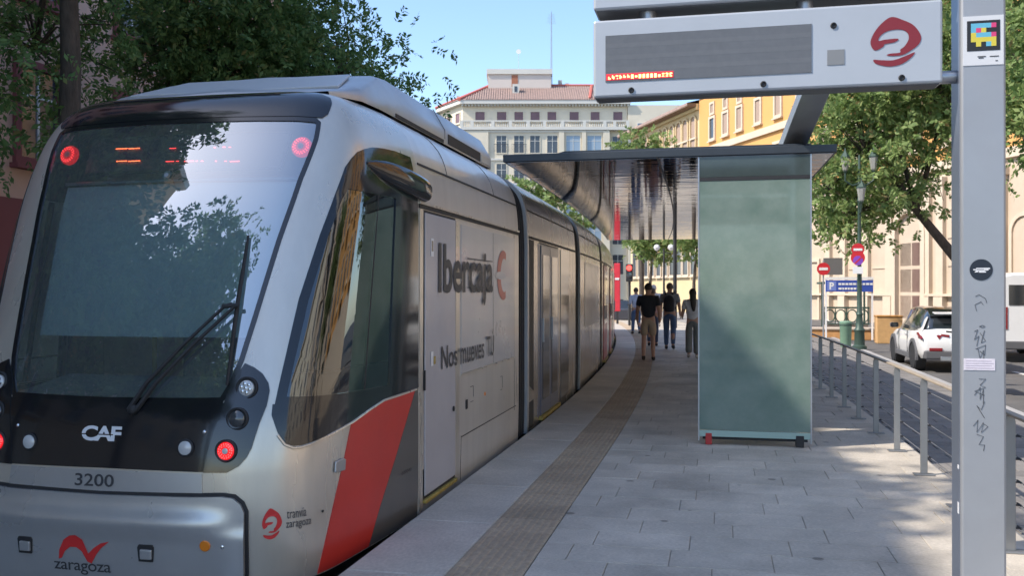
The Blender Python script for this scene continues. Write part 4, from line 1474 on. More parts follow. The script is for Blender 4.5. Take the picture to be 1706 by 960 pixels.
# ------------------------------------------------------------------ street furniture on the right
lp = thing("street_lamp", "green cast street lamp with three lanterns beside the parked white car", "street lamp", (4.35, 30.8, -.245))
M_GREENI = mat("green_iron", (.045, .08, .062), .5, metal=.2, var=.15, scale=6)
LX, LY = 4.35, 30.8
b = MB(); b.lathe((LX, LY, -.245), [(.22, 0), (.22, .10), (.16, .14), (.15, .55), (.18, .60), (.12, .68), (.09, 1.05), (.11, 1.10), (.08, 1.16), (.07, 2.4), (.09, 2.44), (.06, 2.5), (.05, 4.6), (.075, 4.66), (.05, 4.72), (.04, 6.0), (.02, 6.1)], 16)
b.build("lamp_column", M_GREENI, lp, smooth=True)
M_LANT = mat("lantern_glass", (.30, .30, .28), .2, spec=.7)
def lantern(x, y, z):
    b = MB(); b.lathe((x, y, z), [(.05, 0), (.08, .04), (.13, .40), (.13, .42)], 6)
    g_ = b.build("lantern", M_LANT, lp)
    b = MB(); b.lathe((x, y, z + .42), [(.15, 0), (.15, .03), (.09, .12), (.04, .2), (.025, .26), (.01, .32)], 6)
    b.build("lantern_cap", M_GREENI, g_)
    b = MB(); b.lathe((x, y, z - .06), [(.03, 0), (.06, .03), (.07, .06)], 8)
    b.build("lantern_base", M_GREENI, g_)
for dx, z in ((-.42, 5.35), (.42, 5.35), (0.0, 4.35)):
    if dx:
        b = MB(); b.tube([(LX, LY, 4.95), (LX + dx * .5, LY, 4.9), (LX + dx, LY, 5.05), (LX + dx, LY, 5.32)], .03, 8)
        b.build("lamp_arm", M_GREENI, lp, smooth=True)
        lantern(LX + dx, LY, z)
    else:
        b = MB(); b.tube([(LX, LY, 4.0), (LX, LY - .3, 4.05), (LX, LY - .4, 4.3)], .025, 8)
        b.build("lamp_arm", M_GREENI, lp, smooth=True)
        lantern(LX, LY - .4, z)
# no-parking sign strapped to the lamp
def disc_sign(name, label, c, r, face, ring, extra):
    t = thing(name, label, "traffic sign", c)
    b = MB(); b.lathe(c, [(r, 0), (r, .02), (.001, .021)], 28, (0, -1, 0))
    o = b.build("sign_disc", ring, t)
    extra(o, t)
    return t
M_SRED = mat("sign_red", (.55, .02, .03), .4)
M_SPURP = mat("sign_blue_violet", (.22, .06, .45), .4)
M_SBLUE = mat("sign_blue", (.03, .07, .36), .4)
M_SWHITE = mat("sign_white", (.75, .75, .75), .45)
def np_extra(o, t):
    x, y, z = LX - .07, LY - .16, 2.62
    b = MB(); b.lathe((x, y - .021, z - .09), [(.15, 0), (.15, .004), (.001, .005)], 24, (0, -1, 0))
    b.build("sign_field", M_SPURP, o)
    b = MB(); b.obox((x, y - .028, z - .09), (.7, 0, .7), (0, 1, 0), (-.7, 0, .7), .15, .002, .022)
    b.build("sign_bar", M_SRED, o)
    b = MB(); b.lathe((x, y - .0, z + .26), [(.19, 0), (.19, .02), (.001, .021)], 24, (0, -1, 0))
    d = b.build("sign_disc", M_SRED, t)
    b = MB(); b.box(x - .13, x + .13, y - .028, y - .021, z + .22, z + .29)
    b.build("sign_bar", M_SWHITE, d)
    b = MB(); b.box(x - .15, x + .15, y - .015, y, z - .50, z - .28)
    b.build("sign_plate", M_SWHITE, t)
disc_sign("no_parking_sign", "red and violet no parking sign strapped high on the green lamp", (LX - .07, LY - .16, 2.62), .21, M_SPURP, M_SRED, np_extra)
# no-entry sign on its own post
NEX, NEY = 3.95, 37.2
t = thing("no_entry_sign", "red no entry disc with white bar left of the blue parking board", "traffic sign", (NEX, NEY, -.245))
b = MB(); b.cyl((NEX, NEY, -.245), (NEX, NEY, 2.75), .03, n=10); b.build("sign_post", M_STEEL, t)
b = MB(); b.lathe((NEX, NEY - .035, 2.42), [(.24, 0), (.24, .02), (.001, .021)], 28, (0, -1, 0)); d = b.build("sign_disc", M_SRED, t)
b = MB(); b.box(NEX - .16, NEX + .16, NEY - .064, NEY - .056, 2.37, 2.47); b.build("sign_bar", M_SWHITE, d)
b = MB(); b.box(NEX + .05, NEX + .75, NEY + .4, NEY + .46, 2.2, 2.85)
b.build("sign_back", mat("sign_back_grey", (.14, .14, .14), .5), t)
# blue parking board
t = thing("parking_sign", "long blue parking board with white P under a pale frame", "sign", (4.6, 36.6, -.245))
for x in (3.98, 5.62):
    b = MB(); b.box(x - .03, x + .03, 36.57, 36.63, -.245, 2.05); b.build("sign_post", M_SWHITE, t)
b = MB(); b.box(3.95, 5.66, 36.55, 36.65, 2.0, 2.10); b.build("sign_frame", M_SWHITE, t)
b = MB(); b.box(3.97, 5.64, 36.54, 36.60, 1.55, 1.98); pb = b.build("sign_board", M_SBLUE, t)
b = MB(); b.box(4.02, 4.34, 36.532, 36.54, 1.59, 1.94); pf_ = b.build("sign_field", mat("sign_pale_blue", (.16, .22, .55), .4), pb)
lettering("P", lambda u, v: (4.10 + .16 * u, 36.529, 1.64 + .26 * v), M_SWHITE, pb, .03)
r3 = random.Random(5)
for z, w in ((1.80, 1.15), (1.63, .75)):
    x = 4.42
    while x < 4.42 + w:
        l = r3.uniform(.05, .12)
        b = MB(); b.box(x, x + l, 36.533, 36.54, z, z + .075); b.build("sign_word", M_SWHITE, pb)
        x += l + .025
# parking stair entrance
t = thing("stair_entrance", "dark green iron balustrade round a parking stair behind the railing", "balustrade", (5.6, 44.2, STREET))
b = MB(); b.box(4.75, 6.6, 44.1, 44.4, STREET, .05); b.build("stair_wall", mat("stair_stone", (.45, .36, .28), .7, var=.1), t)
b = MB(); b.box(4.70, 6.65, 44.05, 44.15, .78, .86); b.build("top_rail", M_GREENI, t)
b = MB(); b.box(4.70, 6.65, 44.05, 44.15, .06, .12); b.build("bottom_rail", M_GREENI, t)
for k in range(4):
    x = 4.95 + k * .48
    b = MB(); b.tube([(x + .22 * math.cos(a), 44.09, .45 + .28 * math.sin(a)) for a in [math.tau * q / 16 for q in range(17)]], .03, 5); b.build("balustrade_ring", M_GREENI, t)
for k in range(5):
    x = 4.72 + k * .475
    b = MB(); b.box(x - .02, x + .02, 44.06, 44.14, .12, .78); b.build("baluster", M_GREENI, t)
b = MB(); b.box(4.7, 6.7, 45.2, 47.2, 1.9, 2.0); b.build("entrance_roof", M_GREENI, t)
for x in (4.75, 6.6):
    b = MB(); b.box(x - .04, x + .04, 45.2, 45.3, STREET, 1.9); b.build("roof_post", M_GREENI, t)
t = thing("litter_bin", "round green litter bin standing behind the lamp column", "bin", (4.1, 31.9, -.245))
b = MB(); b.lathe((4.08, 31.9, -.245), [(.15, 0), (.17, .05), (.19, .75), (.2, .77), (.2, .81), (.16, .85)], 18); bn = b.build("bin_body", mat("bin_green", (.16, .27, .19), .5, var=.1), t, smooth=True)
b = MB(); b.lathe((4.08, 31.9, .45), [(.19, 0), (.2, .01), (.2, .04), (.19, .05)], 18); b.build("bin_band", M_GREENI, t, smooth=True)
t = thing("planter", "low orange brick planter between the bin and the white car", "planter", (4.9, 39, STREET))
b = MB(); b.box(3.6, 6.3, 38.4, 39.4, STREET, .05); b.build("planter_wall", mat("planter_brick", (.50, .26, .10), .7, var=.2, scale=4), t, bevel=.02)
b = MB(); b.box(3.55, 6.35, 38.35, 39.45, .05, .12); b.build("planter_rim", mat("planter_stone", (.5, .42, .34), .7), t, bevel=.01)
t = thing("utility_cabinet", "small orange cabinet beside the roof of the white car", "cabinet", (6.05, 36.5, STREET))
b = MB(); b.box(5.72, 6.6, 36.2, 36.8, STREET, .62); b.build("cabinet_body", mat("cabinet_orange", (.55, .33, .14), .6, var=.1), t, bevel=.02)
b = MB(); b.box(5.70, 6.62, 36.17, 36.83, .62, .68); b.build("cabinet_lid", mat("cabinet_orange_dark", (.42, .2, .05), .6), t, bevel=.02)

# ------------------------------------------------------------------ vehicles
M_CARW = mat("white_car_paint", (.72, .72, .71), .25, coat=.6, var=.02)
M_CARG = mat("car_glass", (.02, .025, .03), .06, coat=.8)
M_TYRE = mat("tyre_rubber", (.018, .018, .019), .8)
M_RIM = mat("alloy_rim", (.45, .45, .46), .3, metal=.8)
M_CLAD = mat("grey_cladding", (.10, .10, .105), .6)
M_TAIL = mat("tail_red", (.22, .008, .012), .2, coat=.6)
def loft(secs):
    """secs: list of (y, [(x, z)...]) right half outline bottom to top; mirrored"""
    V = []
    for y, half in secs:
        full = half + [(-x, z) for x, z in reversed(half)]
        V += [(x, y, z) for x, z in full]
    w = len(secs[0][1]) * 2
    Fc = [(i * w + j, i * w + (j + 1) % w, (i + 1) * w + (j + 1) % w, (i + 1) * w + j) for i in range(len(secs) - 1) for j in range(w)]
    Fc += [tuple(range(w)), tuple(range((len(secs) - 1) * w, len(secs) * w))]
    return MB().add(V, Fc)
def shift(mb, ox, oy, oz, rz=0, kz=1.0):
    c_, s_ = math.cos(rz), math.sin(rz)
    mb.v = [(ox + x * c_ - y * s_, oy + x * s_ + y * c_, oz + z * kz) for x, y, z in mb.v]
    return mb
def wheel(parent, x, y, z, r, w, T):
    sg = 1 if x > 0 else -1
    mb = MB().lathe((x, y, z), [(r * .68, -w / 2), (r * .95, -w / 2), (r, -w * .35), (r, w * .35), (r * .95, w / 2), (r * .68, w / 2)], 26, (sg, 0, 0))
    t_ = shift(mb, *T).build("wheel", M_TYRE, parent, smooth=True)
    mb = MB().lathe((x, y, z), [(r * .69, -w * .3), (r * .69, w * .46), (r * .62, w * .48), (r * .58, w * .3), (r * .15, w * .38), (.01, w * .42)], 20, (sg, 0, 0))
    shift(mb, *T).build("rim", M_CLAD, t_, smooth=True)
    for k in range(5):
        a = math.tau * k / 5 + .3
        mb = MB().obox((x + sg * w * .44, y + math.cos(a) * r * .36, z + math.sin(a) * r * .36), (1, 0, 0), (0, math.cos(a), math.sin(a)), (0, -math.sin(a), math.cos(a)), .012, r * .30, r * .085)
        shift(mb, *T).build("spoke", M_RIM, t_)
def suv():
    T = (5.62, 23.55, STREET, 0, .94)
    c = thing("parked_car", "white sport utility car with black roof parked beside the railing", "car", (T[0], T[1] + 2.2, STREET))
    def half(zb, zt, hw):
        return [(hw * .55, zb), (hw * .90, zb + .02), (hw * .975, zb + .14), (hw, zb + (zt - zb) * .45), (hw * .995, zb + (zt - zb) * .62), (hw * .965, zt - .10), (hw * .90, zt - .02), (hw * .6, zt + .015)]
    st = [(0.0, .50, .98, .78), (.04, .42, 1.04, .84), (.14, .36, 1.09, .885), (.35, .32, 1.10, .915), (.8, .28, 1.08, .93), (1.5, .26, 1.05, .925), (2.4, .26, 1.02, .925), (3.3, .27, 1.0, .925), (3.9, .3, .95, .88), (4.2, .34, .87, .80), (4.33, .42, .76, .68)]
    body = shift(loft([(y, half(a, b_, h)) for y, a, b_, h in st]), *T).build("car_body", M_CARW, c, smooth=True)
    def gh(zb, zt, hb, ht):
        return [(hb * .5, zb), (hb, zb), (hb * .985, zb + (zt - zb) * .3), (ht + (hb - ht) * .3, zb + (zt - zb) * .75), (ht, zt - .03), (ht * .85, zt)]
    gs = [(.16, 1.02, 1.12, .76, .72), (.34, 1.02, 1.42, .82, .66), (.55, 1.02, 1.56, .845, .64), (1.1, 1.02, 1.62, .86, .66), (1.9, 1.0, 1.63, .86, .67), (2.5, .98, 1.57, .855, .66), (3.0, .97, 1.28, .83, .70), (3.35, .96, 1.02, .80, .74)]
    shift(loft([(y, gh(*r)) for y, *r in gs]), *T).build("car_glasshouse", M_CARG, c, smooth=True)
    rf = [(.30, 1.45, .66), (.55, 1.575, .655), (1.1, 1.635, .67), (1.9, 1.645, .68), (2.5, 1.585, .67)]
    shift(loft([(y, [(h * .5, z - .02), (h, z - .05), (h * 1.0, z - .02), (h * .8, z + .005)]) for y, z, h in rf]), *T).build("car_roof", M_BLACK, c, smooth=True)
    mb = MB().obox((0, .20, 1.50), (1, 0, 0), (0, .95, .1), (0, -.1, .95), .60, .14, .02)
    shift(mb, *T).build("roof_spoiler", M_CARW, c, bevel=.012)
    for sx in (1, -1):
        # rear pillar that kicks the white flank up, and the window pillars
        mb = MB().prism([(.20, 1.04), (.75, 1.06), (.42, 1.40), (.32, 1.40)], lambda u, v, d: (sx * (.85 - (v - 1.04) * .42 + d), u, v), -.004, .012)
        shift(mb, *T).build("rear_pillar", M_CARW, c)
        mb = MB().prism([(1.62, 1.06), (1.70, 1.06), (1.66, 1.58), (1.58, 1.58)], lambda u, v, d: (sx * (.865 - (v - 1.04) * .33 + d), u, v), -.004, .010)
        shift(mb, *T).build("door_pillar", M_BLACK, c)
        for y in (.88, 3.45):
            wheel(c, sx * .83, y, .355, .355, .23, T)
            n_ = 18
            mb = MB()
            V = []
            for k in range(n_ + 1):
                a = math.pi * k / n_ * 1.12 - .18
                for r in (.37, .46):
                    for x in (.90, .955):
                        V.append((sx * x, y + r * math.cos(a), .37 + r * math.sin(a)))
            Fc = []
            for k in range(n_):
                a = k * 4
                for q in ((0, 1), (1, 3), (3, 2), (2, 0)):
                    Fc.append((a + q[0], a + q[1], a + 4 + q[1], a + 4 + q[0]))
            mb.add(V, Fc)
            shift(mb, *T).build("wheel_arch", M_CLAD, c)
            mb = MB().lathe((sx * .70, y, .36), [(.40, 0), (.40, .232), (.001, .233)], 22, (sx, 0, 0))
            shift(mb, *T).build("wheel_well", M_BLACKM, c)
        mb = MB().box(min(sx * .86, sx * .945), max(sx * .86, sx * .945), 1.32, 3.02, .28, .42)
        shift(mb, *T).build("sill_cladding", M_CLAD, c, bevel=.02)
        mb = MB().box(min(sx * .90, sx * 1.10), max(sx * .90, sx * 1.10), 2.85, 3.02, 1.03, 1.17)
        shift(mb, *T).build("wing_mirror", M_BLACK, c, bevel=.03)
        mb = MB().box(min(sx * .925, sx * .945), max(sx * .925, sx * .945), 1.75, 1.95, .90, .93)
        shift(mb, *T).build("door_handle", M_CARW, c, bevel=.006)
        for yy in (1.62, 2.72):
            mb = MB().box(min(sx * .91, sx * .932), max(sx * .91, sx * .932), yy, yy + .008, .42, 1.0)
            shift(mb, *T).build("door_gap", M_CLAD, c)
        mb = MB().prism([(0, .96), (.35, 1.0), (.56, .98), (.50, .93), (.40, .95), (.36, .82), (.28, .94), (.22, .84), (.16, .93), (0, .90)], lambda u, v, d: (sx * (.30 + u) if u < .5 else sx * (.80 + d * .3), .02 + (u / .56) ** 3 * .12 - d, v), -.04, .035)
        shift(mb, *T).build("tail_light", M_TAIL, c)
        mb = MB().prism([(.0, .86), (.42, 1.0), (.42, .93), (.30, .93), (.26, .85), (.2, .92), (.13, .84), (.06, .9)], lambda u, v, d: (sx * (.905 + d), .02 + u, v), -.03, .025)
        shift(mb, *T).build("tail_light", M_TAIL, c)
        mb = MB().box(min(sx * .45, sx * .74), max(sx * .45, sx * .74), -.035, .02, .55, .63)
        shift(mb, *T).build("bumper_lamp", M_TAIL, c, bevel=.012)
    mb = MB().box(-.84, .84, -.03, .25, .34, .56)
    shift(mb, *T).build("rear_bumper", M_CLAD, c, bevel=.04, seg=3)
    mb = MB().box(-.5, .5, -.045, .0, .30, .42)
    shift(mb, *T).build("bumper_skid", M_RIM, c, bevel=.02)
    mb = MB().box(-.26, .26, -.02, .0, .72, .83)
    shift(mb, *T).build("number_plate", M_SWHITE, c)
suv()
def van():
    T = (8.35, 27.4, STREET, 0)
    c = thing("delivery_van", "tall white van in the road seen right of the information pillar", "van", (T[0], T[1] + 2, STREET))
    def half(zb, zt, hw):
        return [(hw * .5, zb), (hw * .97, zb), (hw, zb + .2), (hw, zb + (zt - zb) * .5), (hw * .96, zt - .25), (hw * .88, zt - .06), (hw * .6, zt)]
    st = [(0, .45, 2.36, .93), (.05, .4, 2.42, .95), (1.5, .36, 2.46, .96), (3.4, .36, 2.42, .96), (4.1, .36, 1.5, .93), (4.9, .4, 1.15, .85), (5.0, .5, 1.0, .7)]
    shift(loft([(y, half(*r)) for y, *r in st]), *T).build("van_body", M_CARW, c, smooth=True)
    for sx in (1, -1):
        for y in (.9, 4.1):
            wheel(c, sx * .86, y, .34, .34, .22, T)
        mb = MB().box(min(sx * .70, sx * .92), max(sx * .70, sx * .92), -.02, .03, .9, 1.5)
        shift(mb, *T).build("tail_light", M_TAIL, c)
        mb = MB().box(sx * .40 - .27, sx * .40 + .27, -.015, .02, 1.55, 2.1)
        shift(mb, *T).build("rear_window", M_CARG, c)
    mb = MB().box(-.92, .92, -.08, .1, .36, .58)
    shift(mb, *T).build("rear_bumper", M_CLAD, c, bevel=.03)
    mb = MB().box(-.006, .006, -.012, .01, .6, 2.3)
    shift(mb, *T).build("door_gap", M_CLAD, c)
van()
def motorbike():
    x, y0, y1 = 4.85, 20.6, 19.05
    c = thing("motor_scooter", "black motor scooter parked between the information pillar and the white car", "scooter", (x, 19.9, STREET))
    for y in (y0, y1):
        z = STREET + .29
        mb = MB().lathe((x, y, z), [(.20, -.05), (.27, -.06), (.29, -.03), (.29, .03), (.27, .06), (.20, .05)], 24, (1, 0, 0))
        w_ = mb.build("wheel", M_TYRE, c, smooth=True)
        MB().lathe((x, y, z), [(.205, -.03), (.205, .03), (.05, .05), (.01, .05)], 20, (1, 0, 0)).build("rim", M_RIM, w_, smooth=True)
    mb = loft([(18.75, [(.10, .55), (.16, .62), (.12, .72)]), (19.1, [(.16, .42), (.22, .6), (.17, .78)]), (19.6, [(.17, .30), (.22, .5), (.16, .78)]), (19.9, [(.17, .24), (.19, .3), (.10, .36)]), (20.2, [(.17, .24), (.20, .3), (.10, .34)]), (20.36, [(.16, .25), (.22, .55), (.10, .95)]), (20.5, [(.08, .35), (.18, .6), (.10, 1.0)])])
    mb.v = [(x + a, b_, STREET + z) for a, b_, z in mb.v]
    mb.build("scooter_body", mat("scooter_black", (.02, .022, .026), .35, coat=.4), c, smooth=True)
    mb = MB().box(x - .15, x + .15, 18.85, 19.75, STREET + .77, STREET + .87); mb.build("saddle", M_BLACKM, c, bevel=.04, seg=3)
    mb = MB().box(x - .2, x + .2, 18.45, 18.85, STREET + .80, STREET + 1.12); mb.build("top_box", M_BLACKM, c, bevel=.05, seg=3)
    mb = MB().tube([(x, y0, STREET + .3), (x, 20.42, STREET + .95), (x, 20.34, STREET + 1.1)], .03, 8); mb.build("fork", M_BLACKM, c, smooth=True)
    mb = MB().tube([(x - .34, 20.2, STREET + 1.12), (x, 20.36, STREET + 1.08), (x + .34, 20.2, STREET + 1.12)], .018, 8); mb.build("handlebar", M_BLACKM, c, smooth=True)
    mb = MB().box(x - .17, x + .17, 20.40, 20.43, STREET + 1.0, STREET + 1.4); mb.build("wind_screen", M_CARG, c, bevel=.01)
motorbike()

# ------------------------------------------------------------------ people
M_SKIN = mat("skin", (.42, .24, .17), .55, var=.06)
def skin_mesh(name, nodes, edges, m, parent, sub=2, roots=()):
    keys = list(nodes)
    idx = {k: i for i, k in enumerate(keys)}
    me = bpy.data.meshes.new(name)
    me.from_pydata([nodes[k][0] for k in keys], [(idx[a], idx[b_]) for a, b_ in edges], [])
    me.materials.append(m)
    o = new_obj(name, me, parent)
    md = o.modifiers.new("skin", 'SKIN')
    md.use_smooth_shade = True
    if not me.skin_vertices:
        bm = bmesh.new(); bm.from_mesh(me); bm.verts.layers.skin.verify(); bm.to_mesh(me); bm.free()
    sv = me.skin_vertices[0].data
    for k in keys:
        r = nodes[k][1]
        sv[idx[k]].radius = r if isinstance(r, tuple) else (r, r)
        sv[idx[k]].use_root = k in roots
    s_ = o.modifiers.new("subsurf", 'SUBSURF')
    s_.levels = s_.render_levels = sub
    return o
def person(label, x, y, rz, h, pose, top, bottom, shoes, hair, long_hair=False, sleeves="short", shorts=False, bag=None, z=0.0):
    p = thing("person", label, "person", (x, y, z))
    k = h / 1.75
    c_, s_ = math.cos(rz), math.sin(rz)
    def P(a, b_, d): return (x + (a * c_ - b_ * s_) * k, y + (a * s_ + b_ * c_) * k, z + d * k)
    def nd(co, r): return (P(*co), (r[0] * k, r[1] * k) if isinstance(r, tuple) else r * k)
    legf, legb = pose.get("stride", .16), pose.get("stride_b", .20)
    J = {"pel": ((0, 0, .95), (.145, .11)), "waist": ((0, 0, 1.10), (.135, .10)), "chest": ((0, -.01, 1.30), (.165, .115)), "upch": ((0, -.01, 1.40), (.15, .10)),
         "neck": ((0, .0, 1.49), .058), "head0": ((0, .015, 1.56), (.066, .075)), "head1": ((0, .02, 1.65), (.076, .094)), "head2": ((0, .015, 1.72), (.05, .062)),
         "nose": ((0, .115, 1.615), .012), "earL": ((.078, .01, 1.62), .014), "earR": ((-.078, .01, 1.62), .014)}
    E = [("pel", "waist"), ("waist", "chest"), ("chest", "upch"), ("upch", "neck"), ("neck", "head0"), ("head0", "head1"), ("head1", "head2"), ("head1", "nose"), ("head1", "earL"), ("head1", "earR")]
    legs = {}
    for sg, nm in ((1, "R"), (-1, "L")):
        f = legf if (sg > 0) == pose.get("right_fwd", True) else -legb
        hip = (sg * .09, 0, .90)
        lift = .0 if f > 0 else .04
        kn = (sg * .095, f * .55 + (.05 if f < 0 else .02), .50)
        an = (sg * .10, f, .085 + lift)
        legs[nm] = (hip, kn, an, f)
        J["hip" + nm] = (hip, .088); J["kn" + nm] = (kn, .057); J["calf" + nm] = ((sg * .098, (kn[1] + an[1]) / 2 - .02, .34 + lift / 2), .056); J["an" + nm] = (an, .038); J["toe" + nm] = ((sg * .11, f + .13, .035 + lift * .3), .036)
        E += [("pel", "hip" + nm), ("hip" + nm, "kn" + nm), ("kn" + nm, "calf" + nm), ("calf" + nm, "an" + nm), ("an" + nm, "toe" + nm)]
        shd = (sg * .185, -.01, 1.42)
        af = -f * .6
        bend = pose.get("bend" + nm, .08)
        el = (sg * .245, af * .5 - .03, 1.15)
        wr = (sg * .255 - sg * pose.get("in" + nm, 0), af + bend, .91 + pose.get("up" + nm, 0))
        J["sh" + nm] = (shd, .064); J["el" + nm] = (el, .045); J["wr" + nm] = (wr, .030); 
        d = (Vector(wr) - Vector(el)).normalized()
        pm = Vector(wr) + d * .05
        J["pm" + nm] = (tuple(pm), (.034, .022))
        E += [("upch", "sh" + nm), ("sh" + nm, "el" + nm), ("el" + nm, "wr" + nm), ("wr" + nm, "pm" + nm)]
        for q, (oy, ln) in enumerate(((.03, .06), (.012, .07), (-.008, .066), (-.026, .052))):
            a = pm + Vector((0, oy, 0)) + d * .015
            b1 = a + d * ln * .6
            b2 = b1 + d * ln * .4 + Vector((-sg * .02, 0, 0))
            J["f%d%sa" % (q, nm)] = (tuple(a), .0095); J["f%d%sb" % (q, nm)] = (tuple(b1), .0088); J["f%d%sc" % (q, nm)] = (tuple(b2), .0075)
            E += [("f%d%sa" % (q, nm), "f%d%sb" % (q, nm)), ("f%d%sb" % (q, nm), "f%d%sc" % (q, nm))]
        a = pm + Vector((-sg * .01, .034, 0)) - d * .025
        J["t%sa" % nm] = (tuple(a), .010); J["t%sb" % nm] = (tuple(a + d * .03 + Vector((0, .02, 0))), .0095); J["t%sc" % nm] = (tuple(a + d * .055 + Vector((0, .022, 0))), .008)
        E += [("t%sa" % nm, "t%sb" % nm), ("t%sb" % nm, "t%sc" % nm)]
    roots = ["pel"] + ["f%d%sa" % (q, nm) for q in range(4) for nm in "RL"] + ["tRa", "tLa"]
    skin_mesh("body", {a: nd(*v) for a, v in J.items()}, E, pose.get("skin", M_SKIN), p, 2, roots)
    # top
    T = {"hem": ((0, 0, .93), (.165, .125)), "w": ((0, 0, 1.10), (.155, .122)), "c": ((0, -.01, 1.30), (.182, .135)), "u": ((0, -.01, 1.41), (.165, .115)), "n": ((0, -.005, 1.475), .075)}
    TE = [("hem", "w"), ("w", "c"), ("c", "u"), ("u", "n")]
    for sg, nm in ((1, "R"), (-1, "L")):
        sh_, el_, wr_ = Vector(J["sh" + nm][0]), Vector(J["el" + nm][0]), Vector(J["wr" + nm][0])
        T["s" + nm] = (tuple(sh_), .080)
        T["m" + nm] = (tuple(sh_.lerp(el_, .75)), .068 if sleeves == "short" else .062)
        TE += [("u", "s" + nm), ("s" + nm, "m" + nm)]
        if sleeves != "short":
            T["e" + nm] = (tuple(el_), .056); T["r" + nm] = (tuple(wr_.lerp(el_, .15)), .042)
            TE += [("m" + nm, "e" + nm), ("e" + nm, "r" + nm)]
    skin_mesh("shirt", {a: nd(*v) for a, v in T.items()}, TE, top, p, 2, ["c"])
    # bottom
    B_ = {"wa": ((0, 0, 1.02), (.152, .118)), "pe": ((0, 0, .93), (.162, .128))}
    BE = [("wa", "pe")]
    for nm in "RL":
        hip, kn, an, f = legs[nm]
        hv, kv, av = Vector(hip), Vector(kn), Vector(an)
        B_["h" + nm] = (hip, .108)
        BE.append(("pe", "h" + nm))
        if shorts:
            B_["q" + nm] = (tuple(hv.lerp(kv, .88)), .090)
            BE.append(("h" + nm, "q" + nm))
        else:
            B_["k" + nm] = (kn, .078 if not pose.get("wide") else .095)
            B_["a" + nm] = (tuple(av + Vector((0, -.005, .01))), .060 if not pose.get("wide") else .09)
            BE += [("h" + nm, "k" + nm), ("k" + nm, "a" + nm)]
    skin_mesh("shorts" if shorts else "trousers", {a: nd(*v) for a, v in B_.items()}, BE, bottom, p, 2, ["pe"])
    for nm, sg in (("R", 1), ("L", -1)):
        hip, kn, an, f = legs[nm]
        lift = an[2] - .085
        S = {"a": ((an[0], an[1] - .05, .045 + lift), .046), "b": ((an[0], an[1] + .04, .045 + lift * .6), .047), "c": ((an[0] + sg * .01, an[1] + .16, .035 + lift * .25), .038), "t": ((an[0], an[1] - .01, .10 + lift), .046)}
        skin_mesh("shoe", {q: nd(*v) for q, v in S.items()}, [("a", "b"), ("b", "c"), ("b", "t")], shoes, p, 2, ["b"])
    # hair
    mb = MB()
    n1, n2 = 14, 8
    V = []
    for i in range(n2 + 1):
        a = math.pi * (i / n2) * (.62 if not long_hair else .66)
        for q in range(n1):
            b2 = math.tau * q / n1
            rr = math.sin(a)
            front = max(0, math.sin(b2))
            zz = math.cos(a)
            if front > 0 and zz < .35:
                zz = .35 + (zz - .35) * (1 - front * .9)
            jit = 1 + .03 * math.sin(5 * b2 + i)
            V.append(P(.092 * rr * math.cos(b2) * jit, .012 + .112 * rr * math.sin(b2) * jit, 1.645 + .118 * zz))
    Fc = [(i * n1 + q, i * n1 + (q + 1) % n1, (i + 1) * n1 + (q + 1) % n1, (i + 1) * n1 + q) for i in range(n2) for q in range(n1)]
    mb.add(V, Fc)
    mb.build("hair", hair, p, smooth=True)
    if long_hair:
        S = {"a": ((0, -.03, 1.70), (.085, .08)), "b": ((0, -.075, 1.58), (.088, .055)), "c": ((.01, -.115, 1.42), (.085, .04)), "d": ((.015, -.13, 1.28), (.06, .03)), "e": ((.02, -.13, 1.18), (.03, .02))}
        skin_mesh("long_hair", {q: nd(*v) for q, v in S.items()}, [("a", "b"), ("b", "c"), ("c", "d"), ("d", "e")], hair, p, 2, ["a"])
    if bag:
        S = {"a": ((0, -.19, 1.00), (.13, .075)), "b": ((0, -.215, 1.15), (.15, .095)), "c": ((0, -.20, 1.32), (.145, .085)), "d": ((0, -.165, 1.44), (.09, .05))}
        bg = skin_mesh("backpack", {q: nd(*v) for q, v in S.items()}, [("a", "b"), ("b", "c"), ("c", "d")], bag, p, 2, ["b"])
        for sg in (1, -1):
            mb = MB(); mb.tube([P(sg * .09, -.16, 1.46), P(sg * .12, -.03, 1.535), P(sg * .125, .11, 1.44), P(sg * .14, .12, 1.25), P(sg * .16, -.06, 1.08)], .02 * k, 7)
            mb.build("strap", bag, bg, smooth=True)
    return p
M_HAIRB = mat("hair_dark", (.025, .018, .014), .6, var=.2, scale=30)
M_HAIRG = mat("hair_brown", (.10, .07, .05), .6, var=.2, scale=30)
cl = lambda n, c_: mat(n, c_, .85, var=.12, scale=9, bump=.3, bscale=14)
person("man in black shirt and khaki shorts walking away on the platform", -1.52, 21.2, .02, 1.76, {"stride": .13, "stride_b": .12, "right_fwd": True, "bendR": .02}, cl("shirt_black", (.014, .016, .024)), cl("shorts_khaki", (.36, .27, .19)), cl("shoes_dark", (.04, .035, .03)), M_HAIRB, shorts=True)
person("man in grey shirt and jeans with a dark backpack walking away", -1.25, 25.4, -.05, 1.80, {"stride": .10, "stride_b": .16, "right_fwd": False}, cl("shirt_grey", (.26, .27, .29)), cl("jeans_blue", (.07, .12, .22)), cl("shoes_black", (.03, .03, .032)), M_HAIRG, bag=cl("backpack_black", (.02, .022, .028)))
person("woman in white top and grey trousers with long dark hair beside the shelter", -.56, 22.2, .05, 1.64, {"stride": .08, "stride_b": .14, "right_fwd": True, "bendL": .16, "upL": .12, "wide": True}, cl("top_white", (.55, .55, .56)), cl("trousers_grey", (.15, .155, .14)), cl("shoes_pale", (.42, .38, .32)), M_HAIRB, long_hair=True)
